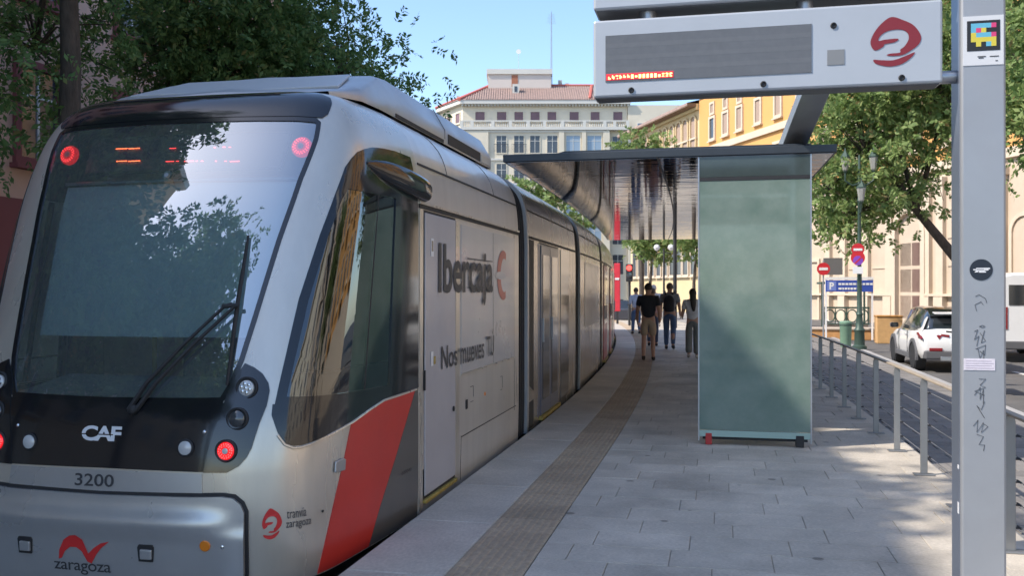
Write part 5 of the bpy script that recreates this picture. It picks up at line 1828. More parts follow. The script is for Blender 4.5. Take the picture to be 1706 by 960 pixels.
person("person in light blue shirt and jeans at the far end of the tram", -2.9, 34.2, .3, 1.70, {"stride": .12, "stride_b": .16, "right_fwd": False, "bendL": .25, "upL": .2}, cl("shirt_pale_blue", (.42, .47, .58)), cl("jeans_blue", (.07, .12, .22)), cl("shoes_dark", (.04, .035, .03)), M_HAIRB, sleeves="long")
person("person in pink top partly hidden behind the man in black", -1.80, 26.8, .0, 1.66, {"stride": .12, "stride_b": .12}, cl("top_pink", (.50, .30, .28)), cl("jeans_dark", (.05, .07, .12)), cl("shoes_black", (.03, .03, .032)), M_HAIRG)
person("man in white cap coloured hair and pale shirt ahead of the backpack", -2.05, 31.0, .05, 1.78, {"stride": .12, "stride_b": .12, "right_fwd": False}, cl("shirt_pale", (.5, .5, .52)), cl("jeans_blue", (.07, .12, .22)), cl("shoes_dark", (.04, .035, .03)), mat("hair_white", (.5, .48, .46), .7))
person("pedestrian in white shirt on the far footway beside the parking sign", 3.5, 40.0, .2, 1.72, {"stride": .12, "stride_b": .12}, cl("top_white", (.55, .55, .56)), cl("trousers_black", (.03, .03, .035)), cl("shoes_black", (.03, .03, .032)), M_HAIRB, z=-.245)

# ------------------------------------------------------------------ buildings
def wallmat(name, c, var=.08, scale=.6):
    return mat(name, c, .85, var=var, scale=scale, bump=.1, bscale=9)
class Facade:
    """a flat street front: origin, direction along it, outward normal"""
    def __init__(s, O, D, N):
        s.O, s.D, s.N = Vector(O), Vector(D).normalized(), Vector(N).normalized()
    def p(s, u, z, d=0.0):
        q = s.O + s.D * u + s.N * d
        return (q.x, q.y, z)
    def box(s, mb, u0, u1, z0, z1, d0, d1):
        P = [s.p(u0, z0, d0), s.p(u1, z0, d0), s.p(u1, z0, d1), s.p(u0, z0, d1), s.p(u0, z1, d0), s.p(u1, z1, d0), s.p(u1, z1, d1), s.p(u0, z1, d1)]
        return mb.add(P, [(3, 2, 1, 0), (4, 5, 6, 7), (0, 1, 5, 4), (1, 2, 6, 5), (2, 3, 7, 6), (3, 0, 4, 7)])
    def part(s, name, m, par, u0, u1, z0, z1, d0, d1, bevel=0):
        return s.box(MB(), u0, u1, z0, z1, d0, d1).build(name, m, par, bevel=bevel)
    def window(s, par, u0, u1, z0, z1, fm, pm, t=.16, sill=True, mull=0, arch=False, d=.10, mm=None):
        if u0 > u1: u0, u1 = u1, u0
        mb = MB()
        if arch:
            r = (u1 - u0) / 2; c_ = (u0 + u1) / 2; zs = z1 - r
            outer = [(u0 - t, z0)] + [(c_ - (r + t) * math.cos(a), zs + (r + t) * math.sin(a)) for a in [math.pi * k / 10 for k in range(11)]] + [(u1 + t, z0)]
            inner = [(u0, z0)] + [(c_ - r * math.cos(a), zs + r * math.sin(a)) for a in [math.pi * k / 10 for k in range(11)]] + [(u1, z0)]
            n = len(outer)
            V = [s.p(u, z, -.02) for u, z in outer] + [s.p(u, z, d) for u, z in outer] + [s.p(u, z, -.02) for u, z in inner] + [s.p(u, z, d) for u, z in inner]
            Fc = []
            for i in range(n - 1):
                Fc += [(n + i, n + i + 1, 3 * n + i + 1, 3 * n + i), (i, i + 1, n + i + 1, n + i), (2 * n + i, 2 * n + i + 1, 3 * n + i + 1, 3 * n + i)]
            mb.add(V, Fc)
            w = mb.build("window", fm, par)
            mb = MB(); mb.prism(inner, lambda u, z, dd: s.p(u, z, dd), -.05, .015)
            mb.build("pane", pm, w)
            return w
        s.box(mb, u0 - t, u0, z0 - t, z1 + t, -.02, d)
        s.box(mb, u1, u1 + t, z0 - t, z1 + t, -.02, d)
        s.box(mb, u0, u1, z1, z1 + t, -.02, d)
        s.box(mb, u0, u1, z0 - t, z0, -.02, d)
        if sill:
            s.box(mb, u0 - t - .08, u1 + t + .08, z0 - t - .10, z0 - t - .002, -.02, d + .1)
        w = mb.build("window", fm, par)
        s.box(MB(), u0 - .02, u1 + .02, z0 - .02, z1 + .02, -.05, .02).build("pane", pm, w)
        if mull:
            mb = MB()
            for k in range(mull):
                um = u0 + (u1 - u0) * (k + 1) / (mull + 1)
                s.box(mb, um - .03, um + .03, z0, z1, .02, .05)
            s.box(mb, u0, u1, z0 + (z1 - z0) * .68, z0 + (z1 - z0) * .68 + .05, .021, .045)
            mb.build("glazing_bar", mm or fm, w)
        return w

# --- pale apartment block at the end of the street
cR = Vector((math.cos(TH), math.sin(TH), 0)); cF = Vector((-math.sin(TH), math.cos(TH), 0))
WB = thing("apartment_building", "cream apartment block with tiled roof and rooftop mast at the street's end", "building", tuple(cF * 115 + Vector((0, 0, STREET))))
wf = Facade(cF * 115, cR, -cF)
M_CREAM = wallmat("cream_render", (.66, .59, .46), .05)
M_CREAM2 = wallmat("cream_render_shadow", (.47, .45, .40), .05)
M_TRIM = wallmat("white_trim", (.60, .58, .52), .04)
M_TILE = mat("roof_tile", (.26, .19, .16), .9, color2=(.36, .25, .21), var=.12, scale=3, bump=.8, bscale=6)
M_TILER = mat("ridge_tile_red", (.45, .12, .09), .85, var=.1)
mb = MB()
wf.box(mb, -6.1, 14.25, STREET, 24.9, -14, 0)
wf.box(mb, -6.0, 12.0, STREET, 21.4, -1, .55)
P = [wf.p(-6.1, STREET, 0), wf.p(-6.1, STREET, -14), wf.p(-9.2, STREET, -14), wf.p(-9.2, STREET, -5.4)]
mb.add(P + [(x, y, 24.9) for x, y, _ in P], [(0, 1, 2, 3), (4, 5, 6, 7), (0, 1, 5, 4), (1, 2, 6, 5), (2, 3, 7, 6), (3, 0, 4, 7)])
wf.box(mb, 14.3, 22, STREET, 24.5, -12, .3)
mb.build("wall", M_CREAM, WB)
mb = MB(); wf.box(mb, -6.4, 14.6, 24.6, 25.05, -14, .7)
P = [wf.p(-6.4, 24.6, .7), wf.p(-6.3, 24.6, -14), wf.p(-9.8, 24.6, -14), wf.p(-9.8, 24.6, -5.0)]
mb.add(P + [(x, y, 25.04) for x, y, _ in P], [(0, 1, 2, 3), (4, 5, 6, 7), (0, 1, 5, 4), (1, 2, 6, 5), (2, 3, 7, 6), (3, 0, 4, 7)])
mb.build("cornice", M_TRIM, WB)
mb = MB()
for k in range(52):
    wf.box(mb, -6.2 + k * .4, -6.2 + k * .4 + .18, 24.35, 24.59, 0, .55)
tag(mb.build("cornice_brackets", M_TRIM, WB), kind="stuff")
mb = MB()
q = [wf.p(-6.5, 25.06, .75), wf.p(14.7, 25.06, .75), wf.p(14.7, 28.0, -5), wf.p(-2.85, 28.0, -5), wf.p(-9.9, 25.06, -5.0), wf.p(-9.9, 25.06, -14), wf.p(14.7, 25.06, -14), wf.p(-2.85, 28.0, -9), wf.p(14.7, 28.0, -9)]
mb.add(q, [(0, 1, 2, 3), (0, 3, 7, 5, 4), (2, 3, 7, 8), (7, 8, 6, 5), (1, 2, 8, 6)])
rf = mb.build("roof", M_TILE, WB)
mb = MB(); mb.tube([wf.p(-6.5, 25.1, .75), wf.p(-2.85, 28.05, -5)], .22, 6); mb.build("hip_ridge", M_TILER, rf)
mb = MB(); mb.tube([wf.p(-9.9, 25.1, -5), wf.p(-2.85, 28.05, -5)], .2, 6); mb.build("hip_ridge", M_TILER, rf)
mb = MB(); mb.tube([wf.p(-2.85, 28.05, -5), wf.p(14.7, 28.05, -5)], .2, 6); mb.build("ridge", M_TILER, rf)
mb = MB(); mb.tube([wf.p(9.6, 25.3, .4), wf.p(10.3, 28.05, -5)], .2, 6); mb.build("hip_ridge", M_TILER, rf)
for u in range(0, 42):      # rows of cover tiles running down the slope
    pass
mb = MB()
for k in range(70):
    u = -5.6 + k * .29
    t_ = min(1, max(.12, (u + 6.4) / 3.55))
    mb.tube([wf.p(u, 25.12, .7), wf.p(u, 25.12 + 2.88 * t_, .7 - 5.6 * t_)], .075, 4)
tag(mb.build("tile_rows", M_TILE, rf), kind="stuff")
PH = mb = MB(); wf.box(mb, -3.05, 5.0, 26.2, 29.3, -9, -4); ph = mb.build("rooftop_storey", wallmat("pale_pink_render", (.60, .53, .47), .03), WB)
mb = MB(); wf.box(mb, -3.25, 5.15, 29.3, 29.95, -9.2, -3.8); mb.build("parapet", M_TRIM, ph)
mb = MB(); wf.box(mb, -.05, .75, 27.7, 29.2, -4, -3.95); mb.build("shutter", mat("brick_shutter", (.35, .14, .08), .8), ph)
mb = MB(); wf.box(mb, .05, .9, 26.3, 27.6, -2.8, -1.9); dm = mb.build("dormer", M_TRIM, rf)
mb = MB(); wf.box(mb, .3, .65, 26.6, 27.3, -1.9, -1.86); mb.build("dormer_window", M_GLASSB, dm)
mb = MB(); wf.box(mb, -8.6, -4.2, 25.0, 26.4, -11, -8); mb.build("roof_block", mat("brick_block", (.42, .30, .24), .85), rf)
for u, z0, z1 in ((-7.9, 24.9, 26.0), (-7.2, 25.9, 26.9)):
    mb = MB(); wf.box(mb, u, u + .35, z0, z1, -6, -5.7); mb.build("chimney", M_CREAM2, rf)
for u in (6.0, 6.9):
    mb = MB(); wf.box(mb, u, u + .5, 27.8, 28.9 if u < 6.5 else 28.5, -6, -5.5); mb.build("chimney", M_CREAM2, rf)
R1 = [(-4.53, -3.38), (-1.85, -0.7), (0.3, 1.37), (2.3, 3.41), (4.38, 5.47), (7.12, 8.24), (9.72, 10.83), (12.52, 13.65)]
for a, b_ in R1:
    wf.window(WB, a, b_, 22.6, 23.7, M_CREAM, M_SHUTTER, .10, mull=0, d=.08)
ff = Facade(wf.p(-6.1, 0, 0), (Vector(wf.p(-9.2, 0, -5.4)) - Vector(wf.p(-6.1, 0, 0))), (-cF * .5 - cR * .8))
for a in (.7, 3.2):
    ff.window(WB, a, a + 1.1, 22.5, 23.7, M_CREAM, M_SHUTTER, .10)
ff.window(WB, 1.2, 2.2, 18.5, 20.5, M_CREAM, M_GLASSB, .10)
R2 = [(-4.67, -3.19), (-1.89, -0.7), (0.27, 1.45), (2.23, 3.41), (4.34, 5.6), (6.68, 8.38), (9.27, 10.98)]
wf2 = Facade(cF * 115 - cF * .55, cR, -cF)
M_PALEGL = mat("pale_window_glass", (.26, .34, .42), .15, spec=.6)
for fl, (z0, z1) in enumerate(((18.55, 20.65), (14.75, 17.2), (11.0, 13.4), (7.3, 9.7), (3.6, 6.0))):
    for i, (a, b_) in enumerate(R2):
        w = wf2.window(WB, a, b_, z0, z1, M_CREAM, M_PALEGL if i > 4 else M_GLASSB, .10, sill=False, mull=1, d=.06, mm=M_TRIM)
    wf.window(WB, 12.43, 13.73, z0, z1, M_CREAM, M_GLASSB, .10, sill=False, mull=1, d=.06, mm=M_TRIM)
    # recessed bay piers and floor bands
    wf2.part("floor_band", M_TRIM, WB, -6.0, 12.0, z1 + .42, z1 + .66, 0, .15)
    if fl:
        wf2.part("balcony_slab", M_TRIM, WB, -2.3, 1.9, z0 - .22, z0 - .04, 0, .9)
    for k, (a, b_) in enumerate(((-2.2, -.45), (.0, 1.75))):
        mb = MB()
        for q in range(12):
            u = a + (b_ - a) * q / 11
            wf2.box(mb, u - .012, u + .012, z0 - .03, z0 + .92, .80, .824)
        wf2.box(mb, a - .02, b_ + .02, z0 + .92, z0 + .97, .78, .84)
        tag(mb.build("balcony_rail", M_BLACKM, WB), kind="stuff")
for a, b_ in ((-6.0, -2.9), (5.75, 6.4), (8.6, 9.1), (11.2, 12.0)):
    wf2.part("pier", M_CREAM, WB, a, b_, STREET, 21.2, 0, .25)
# balustrade
wf.part("balustrade_base", M_TRIM, WB, -6.3, 14.4, 21.35, 21.72, 0, .9)
wf.part("balustrade_rail", M_TRIM, WB, -6.3, 14.4, 22.36, 22.52, .6, .88)
for u in (-6.2, -4.9, -2.35, -.2, 2.0, 4.0, 6.2, 8.9, 11.4, 12.6, 14.2):
    wf.part("balustrade_pier", M_TRIM, WB, u - .2, u + .2, 21.72, 22.36, .6, .88)
mb = MB()
u = -6.0
while u < 14.2:
    mb.lathe(wf.p(u, 21.72, .74), [(.06, 0), (.09, .2), (.045, .42), (.07, .64)], 6)
    u += .26
tag(mb.build("balusters", M_TRIM, WB), kind="stuff")
for a, b_, z0, z1 in ((15.5, 16.6, 20.5, 22.2), (18.0, 19.1, 20.5, 22.2), (15.5, 16.6, 16.8, 18.6), (18.0, 19.1, 16.8, 18.6)):
    Facade(cF * 114.7, cR, -cF).window(WB, a, b_, z0, z1, M_TRIM, M_PALEGL, .1, mull=1, mm=M_TRIM)
ant = thing("roof_mast", "thin lattice radio mast on the roof of the cream apartment block", "mast", wf.p(5.1, 26.95, -5.5))
for dx, dy in ((0, 0), (.25, 0), (.12, .22)):
    mb = MB(); mb.cyl(wf.p(4.98 + dx, 26.9, -5.5 + dy), wf.p(5.08 + dx * .2, 37.8, -5.5 + dy), .04, .02, 5); mb.build("mast_leg", M_STEEL, ant)
mb = MB()
for k in range(18):
    z = 27.2 + k * .58
    mb.tube([wf.p(4.98, z, -5.5), wf.p(5.22, z + .3, -5.5), wf.p(4.98, z + .58, -5.5)], .018, 4)
tag(mb.build("mast_lacing", M_STEEL, ant), kind="stuff")
mb = MB()
for k in range(6):
    z = 36.3 + k * .22
    mb.cyl(wf.p(4.5 + .04 * k, z, -5.5), wf.p(5.7 - .04 * k, z, -5.5), .02, n=4)
tag(mb.build("mast_aerial", M_STEEL, ant), kind="stuff")
t = thing("roof_dish", "small white dish on a thin pole on the rooftop storey", "antenna", wf.p(.85, 29.95, -6))
mb = MB(); mb.cyl(wf.p(.85, 29.95, -6), wf.p(.85, 32.6, -6), .03, n=6); mb.build("dish_pole", M_STEEL, t)
mb = MB(); mb.lathe(wf.p(.85, 32.7, -6), [(.01, 0), (.2, .05), (.32, .14)], 12, tuple(-cF)); mb.build("dish", M_SWHITE, t, smooth=True)

# --- orange civic building and the arcaded one beyond it, on the right
FD = Vector((-0.4397, 0.8981, 0)); FN = Vector((-0.8981, -0.4397, 0))
of = Facade((12.35, 53.3, 0), FD, FN)
OB = thing("civic_building", "orange rendered building with cream stone base behind the right hand trees", "building", of.p(10, STREET))
M_ORNG = wallmat("orange_render", (.60, .31, .10), .05, .4)
M_STONE = wallmat("peach_stone", (.50, .40, .30), .08, .8)
M_STONE2 = wallmat("cream_stone", (.55, .45, .34), .06, .8)
of.part("upper_wall", M_ORNG, OB, -11, 31.5, 8.2, 19.0, -14, 0)
of.part("base_wall", M_STONE, OB, -11, 31.5, STREET, 8.2, -14, .06)
of.part("string_course", M_STONE2, OB, -11, 31.5, 13.15, 13.65, 0, .22)
of.part("string_course", M_STONE2, OB, -11, 31.5, 8.1, 8.6, .0, .30)
of.part("cornice", M_STONE2, OB, -11, 31.5, 18.6, 19.1, 0, .7)
of.part("eaves", mat("eaves_brown", (.20, .13, .085), .8), OB, -11, 31.5, 19.1, 19.35, -14, 1.1)
wl_ = [(29.31, 28.52), (26.89, 26.1), (24.51, 23.72), (21.53, 20.8), (18.61, 17.85), (15.6, 14.85), (12.6, 11.85), (9.6, 8.85), (6.6, 5.85), (3.6, 2.85), (.6, -.15), (-2.4, -3.15)]
M_TAUPE = mat("taupe_blind", (.33, .24, .185), .7, var=.08)
for i, (a, b_) in enumerate(wl_):
    of.window(OB, b_, a, 14.3, 15.95, M_STONE2, M_GLASSB if i == 0 else M_TAUPE, .2, d=.12)
    of.window(OB, b_ + .12, a - .12, 16.43, 17.15, M_STONE2, M_TAUPE, .18, sill=False, d=.10)
    of.window(OB, b_ - .1, a + .1, 9.6, 12.2, M_STONE2, M_TAUPE, .22, d=.14)
# ground floor: pilasters, ledge, dark openings, big door
for u in (-9.5, -6.6, -3.5, .9, 2.0, 5.3, 7.5, 9.9, 11.6, 15.2, 18.0, 21.0, 24.0, 27.0, 30.0):
    of.part("pilaster", M_STONE2, OB, u - .28, u + .28, STREET, 7.6, 0, .30)
    of.part("pilaster_foot", M_STONE2, OB, u - .36, u + .36, STREET, 1.25, 0, .40)
    of.part("pilaster_capital", M_STONE2, OB, u - .38, u + .38, 7.3, 7.7, 0, .42)
of.part("ledge", M_STONE2, OB, -11, 2.1, 1.28, 1.42, 0, .36)
of.part("ledge", M_STONE2, OB, 4.9, 31.5, 1.28, 1.42, 0, .36)
M_DOORB = mat("brown_door", (.23, .125, .105), .6, var=.12, scale=2)
of.window(OB, 2.4, 4.6, STREET, 6.0, M_STONE2, M_DOORB, .35, sill=False, arch=True, d=.35)
for k in range(6):
    of.part("door_panel", mat("brown_door_panel", (.26, .15, .125), .6), OB, 2.5 + (k % 2) * 1.03, 3.45 + (k % 2) * 1.03, .0 + (k // 2) * 1.5, 1.3 + (k // 2) * 1.5, .016, .06)
of.window(OB, 12.9, 14.4, STREET, 3.5, M_STONE2, mat("dark_doorway", (.10, .07, .06), .8), .2, sill=False, d=.2)
for a in (16.0, 19.0, 22.0, 25.0):
    of.window(OB, a, a + 1.3, 1.9, 5.2, M_STONE2, M_GLASSB, .2, d=.16, arch=True)
for a in (-5.6, -1.9):
    of.window(OB, a, a + 1.5, 1.9, 5.2, M_STONE2, M_DOORB, .2, d=.16, arch=True)
r4 = random.Random(9)
for u0, u1 in ((5.6, 7.2), (7.8, 9.6), (-.0, .6), (10.2, 11.3)):
    for z in (2.9, 4.4, 5.9):
        mb = MB(); of.box(mb, u0 + .1, u1 - .1, z, z + .07, .06, .12); mb.build("stone_joint", M_STONE, OB)

AB = thing("arcade_building", "yellow arcaded building with brown eaves left of the orange building", "building", of.p(40, STREET))
M_YEL = wallmat("yellow_render", (.58, .44, .25), .05)
of.part("wall", M_YEL, AB, 31.6, 48.0, STREET, 17.7, -12, -.05)
of.part("frieze", wallmat("pale_yellow_render", (.66, .53, .30), .04), AB, 31.6, 48.0, 17.2, 17.72, -.1, .25)
mb = MB()
q = [of.p(31.6, 17.75, 1.1), of.p(48.9, 17.75, 1.1), of.p(48.9, 19.6, -6), of.p(31.6, 19.6, -6), of.p(31.6, 17.75, -12.5), of.p(48.9, 17.75, -12.5)]
mb.add(q + [(x, y, z - .22) for x, y, z in q[:2]], [(0, 1, 2, 3), (3, 2, 5, 4), (6, 7, 1, 0)])
mb.build("tiled_roof", M_TILE, AB)
of.part("eaves", mat("eaves_brown", (.20, .13, .085), .8), AB, 31.6, 48.9, 17.45, 17.74, .25, 1.08)
for a, b_ in ((32.12, 33.1), (33.73, 34.75), (35.14, 36.2), (36.73, 37.69), (38.3, 39.24), (39.9, 40.85), (41.5, 42.45), (43.1, 44.05), (44.7, 45.6), (46.2, 47.1)):
    of.window(AB, a, b_, 13.2, 16.75, M_YEL, M_TAUPE, .16, sill=False, arch=True, d=.14)
    of.part("arch_sill", M_STONE2, AB, a - .2, b_ + .2, 14.75, 14.9, .0, .16)
    of.window(AB, a, b_, 3.0, 5.6, M_STONE2, M_GLASSB, .15)
    of.window(AB, a, b_, 8.2, 10.6, M_STONE2, M_GLASSB, .15)
of.part("string_course", M_STONE2, AB, 31.6, 48.0, 12.3, 12.7, -.05, .2)
of.part("string_course", M_STONE2, AB, 31.6, 48.0, 6.6, 6.95, -.05, .2)

# --- generic street houses: left row (shades the platform) and the right row nearer the camera
def house(label, O, D, N, w, h, depth, wm, fm, pm, ncol, floors, z0=2.2, fh=3.5, win=(1.1, 1.9), balc=False, cat="building", ground=None, group=None):
    f = Facade(O, D, N)
    H_ = thing("town_house", label, cat, f.p(w / 2, STREET), group)
    f.part("wall", wm, H_, 0, w, STREET, h, -depth, 0)
    f.part("cornice", fm, H_, -.1, w + .1, h - .35, h, .0, .5)
    f.part("plinth", ground or fm, H_, 0, w, STREET, z0 + 1.3, 0, .12)
    for r in range(floors):
        for c_ in range(ncol):
            u = w * (c_ + .5) / ncol
            zz = z0 + 2.2 + r * fh
            if zz + win[1] > h - .6: continue
            f.window(H_, u - win[0] / 2, u + win[0] / 2, zz, zz + win[1], fm, pm, .16, mull=1, mm=M_SWHITE)
            if balc and (c_ + r) % 2 == 0:
                f.part("balcony_slab", fm, H_, u - .9, u + .9, zz - .45, zz - .30, 0, .7)
                mb = MB()
                for q in range(16):
                    uu = u - .85 + 1.7 * q / 15
                    f.box(mb, uu - .012, uu + .012, zz - .30, zz + .62, .62, .644)
                f.box(mb, u - .88, u + .88, zz + .62, zz + .67, .60, .66)
                tag(mb.build("balcony_rail", M_BLACKM, H_), kind="stuff")
    for c_ in range(ncol):
        u = w * (c_ + .5) / ncol
        f.window(H_, u - .9, u + .9, .1, 2.7, fm, M_GLASSB, .15, sill=False, mull=1)
    return H_
M_PINK = wallmat("pink_render", (.70, .46, .36), .06)
M_PINK2 = wallmat("dusty_pink_render", (.55, .30, .25), .06)
M_REDTR = wallmat("dark_red_trim", (.26, .085, .085), .08)
M_BEIGE = wallmat("beige_render", (.50, .40, .30), .07)
M_OCHRE = wallmat("ochre_render", (.50, .32, .13), .07)
X0 = -14.2
house("pink building with dark red window frames behind the left trees", (X0, 15.6, 0), (0, 1, 0), (1, 0, 0), 13.0, 19.0, 10, M_PINK, M_REDTR, M_GLASSB, 4, 4, balc=False)
house("dusty pink building with iron balconies at the left edge", (X0, 3.2, 0), (0, 1, 0), (1, 0, 0), 12.3, 18.8, 10, M_PINK2, M_REDTR, M_GLASSB, 4, 4, balc=True, ground=wallmat("shop_stone", (.16, .15, .15), .1))
house("ochre house in the left row level with the camera", (X0, -4.8, 0), (0, 1, 0), (1, 0, 0), 7.9, 17.2, 10, M_OCHRE, M_TRIM, M_GLASSB, 3, 4, balc=True)
house("lower beige house in the left row behind the camera", (X0, -26, 0), (0, 1, 0), (1, 0, 0), 21.1, 11.5, 10, M_BEIGE, M_STONE2, M_GLASSB, 6, 3)
house("peach stone house across the road level with the tram cab", (21, -2, 0), (0, 1, 0), (-1, 0, 0), 16, 17, 10, M_STONE, M_STONE2, M_GLASSB, 5, 4, balc=True)
house("orange house across the road beside the peach stone house", (21, 14.2, 0), (0, 1, 0), (-1, 0, 0), 17, 18, 10, M_ORNG, M_STONE2, M_GLASSB, 5, 4, balc=True)
house("cream house across the road behind the camera", (21, -20, 0), (0, 1, 0), (-1, 0, 0), 17.8, 16, 10, M_CREAM, M_STONE2, M_GLASSB, 5, 4)
# --- far street bits between tram and shelter
t = thing("traffic_light", "red traffic light on a dark post beyond the end of the tram", "traffic light", (-3.9, 42.5, -.35))
mb = MB(); mb.cyl((-3.9, 42.5, -.35), (-3.9, 42.5, 2.3), .06, n=10); mb.build("signal_post", M_BLACKM, t)
mb = MB(); mb.box(-4.05, -3.75, 42.35, 42.6, 2.0, 2.8); sh_ = mb.build("signal_head", M_BLACKM, t, bevel=.03)
mb = MB(); mb.lathe((-3.9, 42.34, 2.62), [(.12, 0), (.12, .02), (.001, .03)], 16, (0, -1, 0)); mb.build("signal_lamp", mat("signal_red", (.5, .02, .02), .3, emit=(1, .04, .03), estr=2.5), sh_)
mb = MB(); mb.lathe((-3.9, 42.34, 2.3), [(.12, 0), (.12, .02), (.001, .03)], 16, (0, -1, 0)); mb.build("signal_lamp", M_LENSDK, sh_)
t = thing("advert_banner", "tall red banner stand beyond the end of the tram", "banner", (-4.6, 44.5, -.35))
mb = MB(); mb.box(-4.80, -4.52, 44.4, 44.5, .6, 2.9); bn_ = mb.build("banner_panel", mat("banner_red", (.60, .03, .05), .6, var=.1), t, bevel=.02)
mb = MB(); mb.box(-4.70, -4.60, 44.42, 44.48, -.35, .6); mb.build("banner_post", M_BLACKM, t)
mb = MB(); mb.box(-4.76, -4.56, 44.385, 44.4, 2.1, 2.2); mb.build("banner_stripe", M_SWHITE, bn_)
t = thing("tram_pole", "slim dark catenary pole standing between the walkers", "pole", (-1.75, 40, -.35))
mb = MB(); mb.cyl((-1.75, 40, -.35), (-1.75, 40, 7.5), .09, .06, 10); mb.build("pole_shaft", M_BLACKM, t, smooth=True)
mb = MB(); mb.lathe((-1.75, 40, 7.5), [(.08, 0), (.1, .05), (.01, .2)], 10); mb.build("pole_cap", M_BLACKM, t)

t = thing("globe_lamp", "lamp with two white globes beyond the walkers under the canopy edge", "street lamp", (-2.6, 47, STREET))
mb = MB(); mb.cyl((-2.6, 47, STREET), (-2.6, 47, 3.7), .06, .045, 10); mb.build("lamp_column", M_BLACKM, t, smooth=True)
for dx in (-.35, .35):
    mb = MB(); mb.tube([(-2.6, 47, 3.5), (-2.6 + dx, 47, 3.45), (-2.6 + dx, 47, 3.6)], .025, 6); mb.build("lamp_arm", M_BLACKM, t)
    mb = MB(); mb.lathe((-2.6 + dx, 47, 3.58), [(.04, 0), (.12, .07), (.16, .17), (.12, .27), (.03, .32)], 14); mb.build("lamp_globe", M_SWHITE, t, smooth=True)
for i, (x, y, lab, c_) in enumerate(((-5.2, 50, "parked dark hatchback glimpsed far down the street between the walkers", (.05, .05, .06)),)):
    t = thing("far_car", lab, "car", (x, y, STREET))
    T = (x, y, STREET, 0)
    def half(zb, zt, hw): return [(hw * .6, zb), (hw, zb + .1), (hw, (zb + zt) / 2), (hw * .9, zt)]
    shift(loft([(0, half(.4, .9, .75)), (.2, half(.3, 1.0, .85)), (2, half(.25, .95, .87)), (3.9, half(.3, .85, .8)), (4.1, half(.4, .7, .65))]), *T).build("car_body", mat("far_car_paint", c_, .3, coat=.5), t, smooth=True)
    shift(loft([(.2, half(.9, 1.0, .72)), (.6, half(.9, 1.4, .70)), (2.0, half(.9, 1.45, .70)), (3.0, half(.9, .95, .72))]), *T).build("car_glasshouse", M_CARG, t, smooth=True)
    for sx in (1, -1):
        for yy in (.8, 3.3): wheel(t, sx * .78, yy, .31, .31, .2, T)
# ------------------------------------------------------------------ trees
def leaf_cloud(name, m, parent, clumps, sprays, per, ll, lw, seed, droop=.5):
    rg = np.random.default_rng(seed)
    C = np.repeat(np.array([c[0] for c in clumps]), sprays, axis=0)
    R = np.repeat(np.array([c[1] for c in clumps]), sprays)
    n = len(C)
    off = rg.normal(size=(n, 3)) * R[:, None] * np.array([.55, .55, .42])
    S = C + off
    d = off / (np.linalg.norm(off, axis=1)[:, None] + 1e-6) + rg.normal(size=(n, 3)) * .7
    d[:, 2] -= droop
    d /= np.linalg.norm(d, axis=1)[:, None]
    side = np.cross(d, rg.normal(size=(n, 3)))
    side /= np.linalg.norm(side, axis=1)[:, None] + 1e-9
    L_ = rg.uniform(.25, .45, n)
    k = np.arange(per)
    base = np.repeat(S, per, axis=0) + np.repeat(d * L_[:, None], per, axis=0) * np.tile((k // 2 + .5) / (per / 2), n)[:, None]
    sgn = np.tile(np.where(k % 2 == 0, 1., -1.), n)[:, None]
    sd = np.repeat(side, per, axis=0) * sgn
    dd = np.repeat(d, per, axis=0)
    ax = sd * .85 + dd * .5 + rg.normal(size=base.shape) * .28
    ax /= np.linalg.norm(ax, axis=1)[:, None]
    nr = np.cross(sd, dd) + rg.normal(size=base.shape) * .45
    wv = np.cross(ax, nr); wv /= np.linalg.norm(wv, axis=1)[:, None] + 1e-9
    sz = rg.uniform(.5, 1.4, len(base))[:, None]
    a = base; b_ = base + ax * ll * .45 * sz + wv * lw * .5 * sz; c_ = base + ax * ll * sz; e = base + ax * ll * .45 * sz - wv * lw * .5 * sz
    V = np.stack([a, b_, c_, e], axis=1).reshape(-1, 3)
    nq = len(base)
    me = bpy.data.meshes.new(name)
    me.vertices.add(nq * 4)
    me.vertices.foreach_set("co", V.astype(np.float32).ravel())
    me.loops.add(nq * 4)
    me.loops.foreach_set("vertex_index", np.arange(nq * 4, dtype=np.int32))
    me.polygons.add(nq)
    me.polygons.foreach_set("loop_start", np.arange(0, nq * 4, 4, dtype=np.int32))
    me.polygons.foreach_set("loop_total", np.full(nq, 4, dtype=np.int32))
    me.update()
    me.materials.append(m)
    return new_obj(name, me, parent)
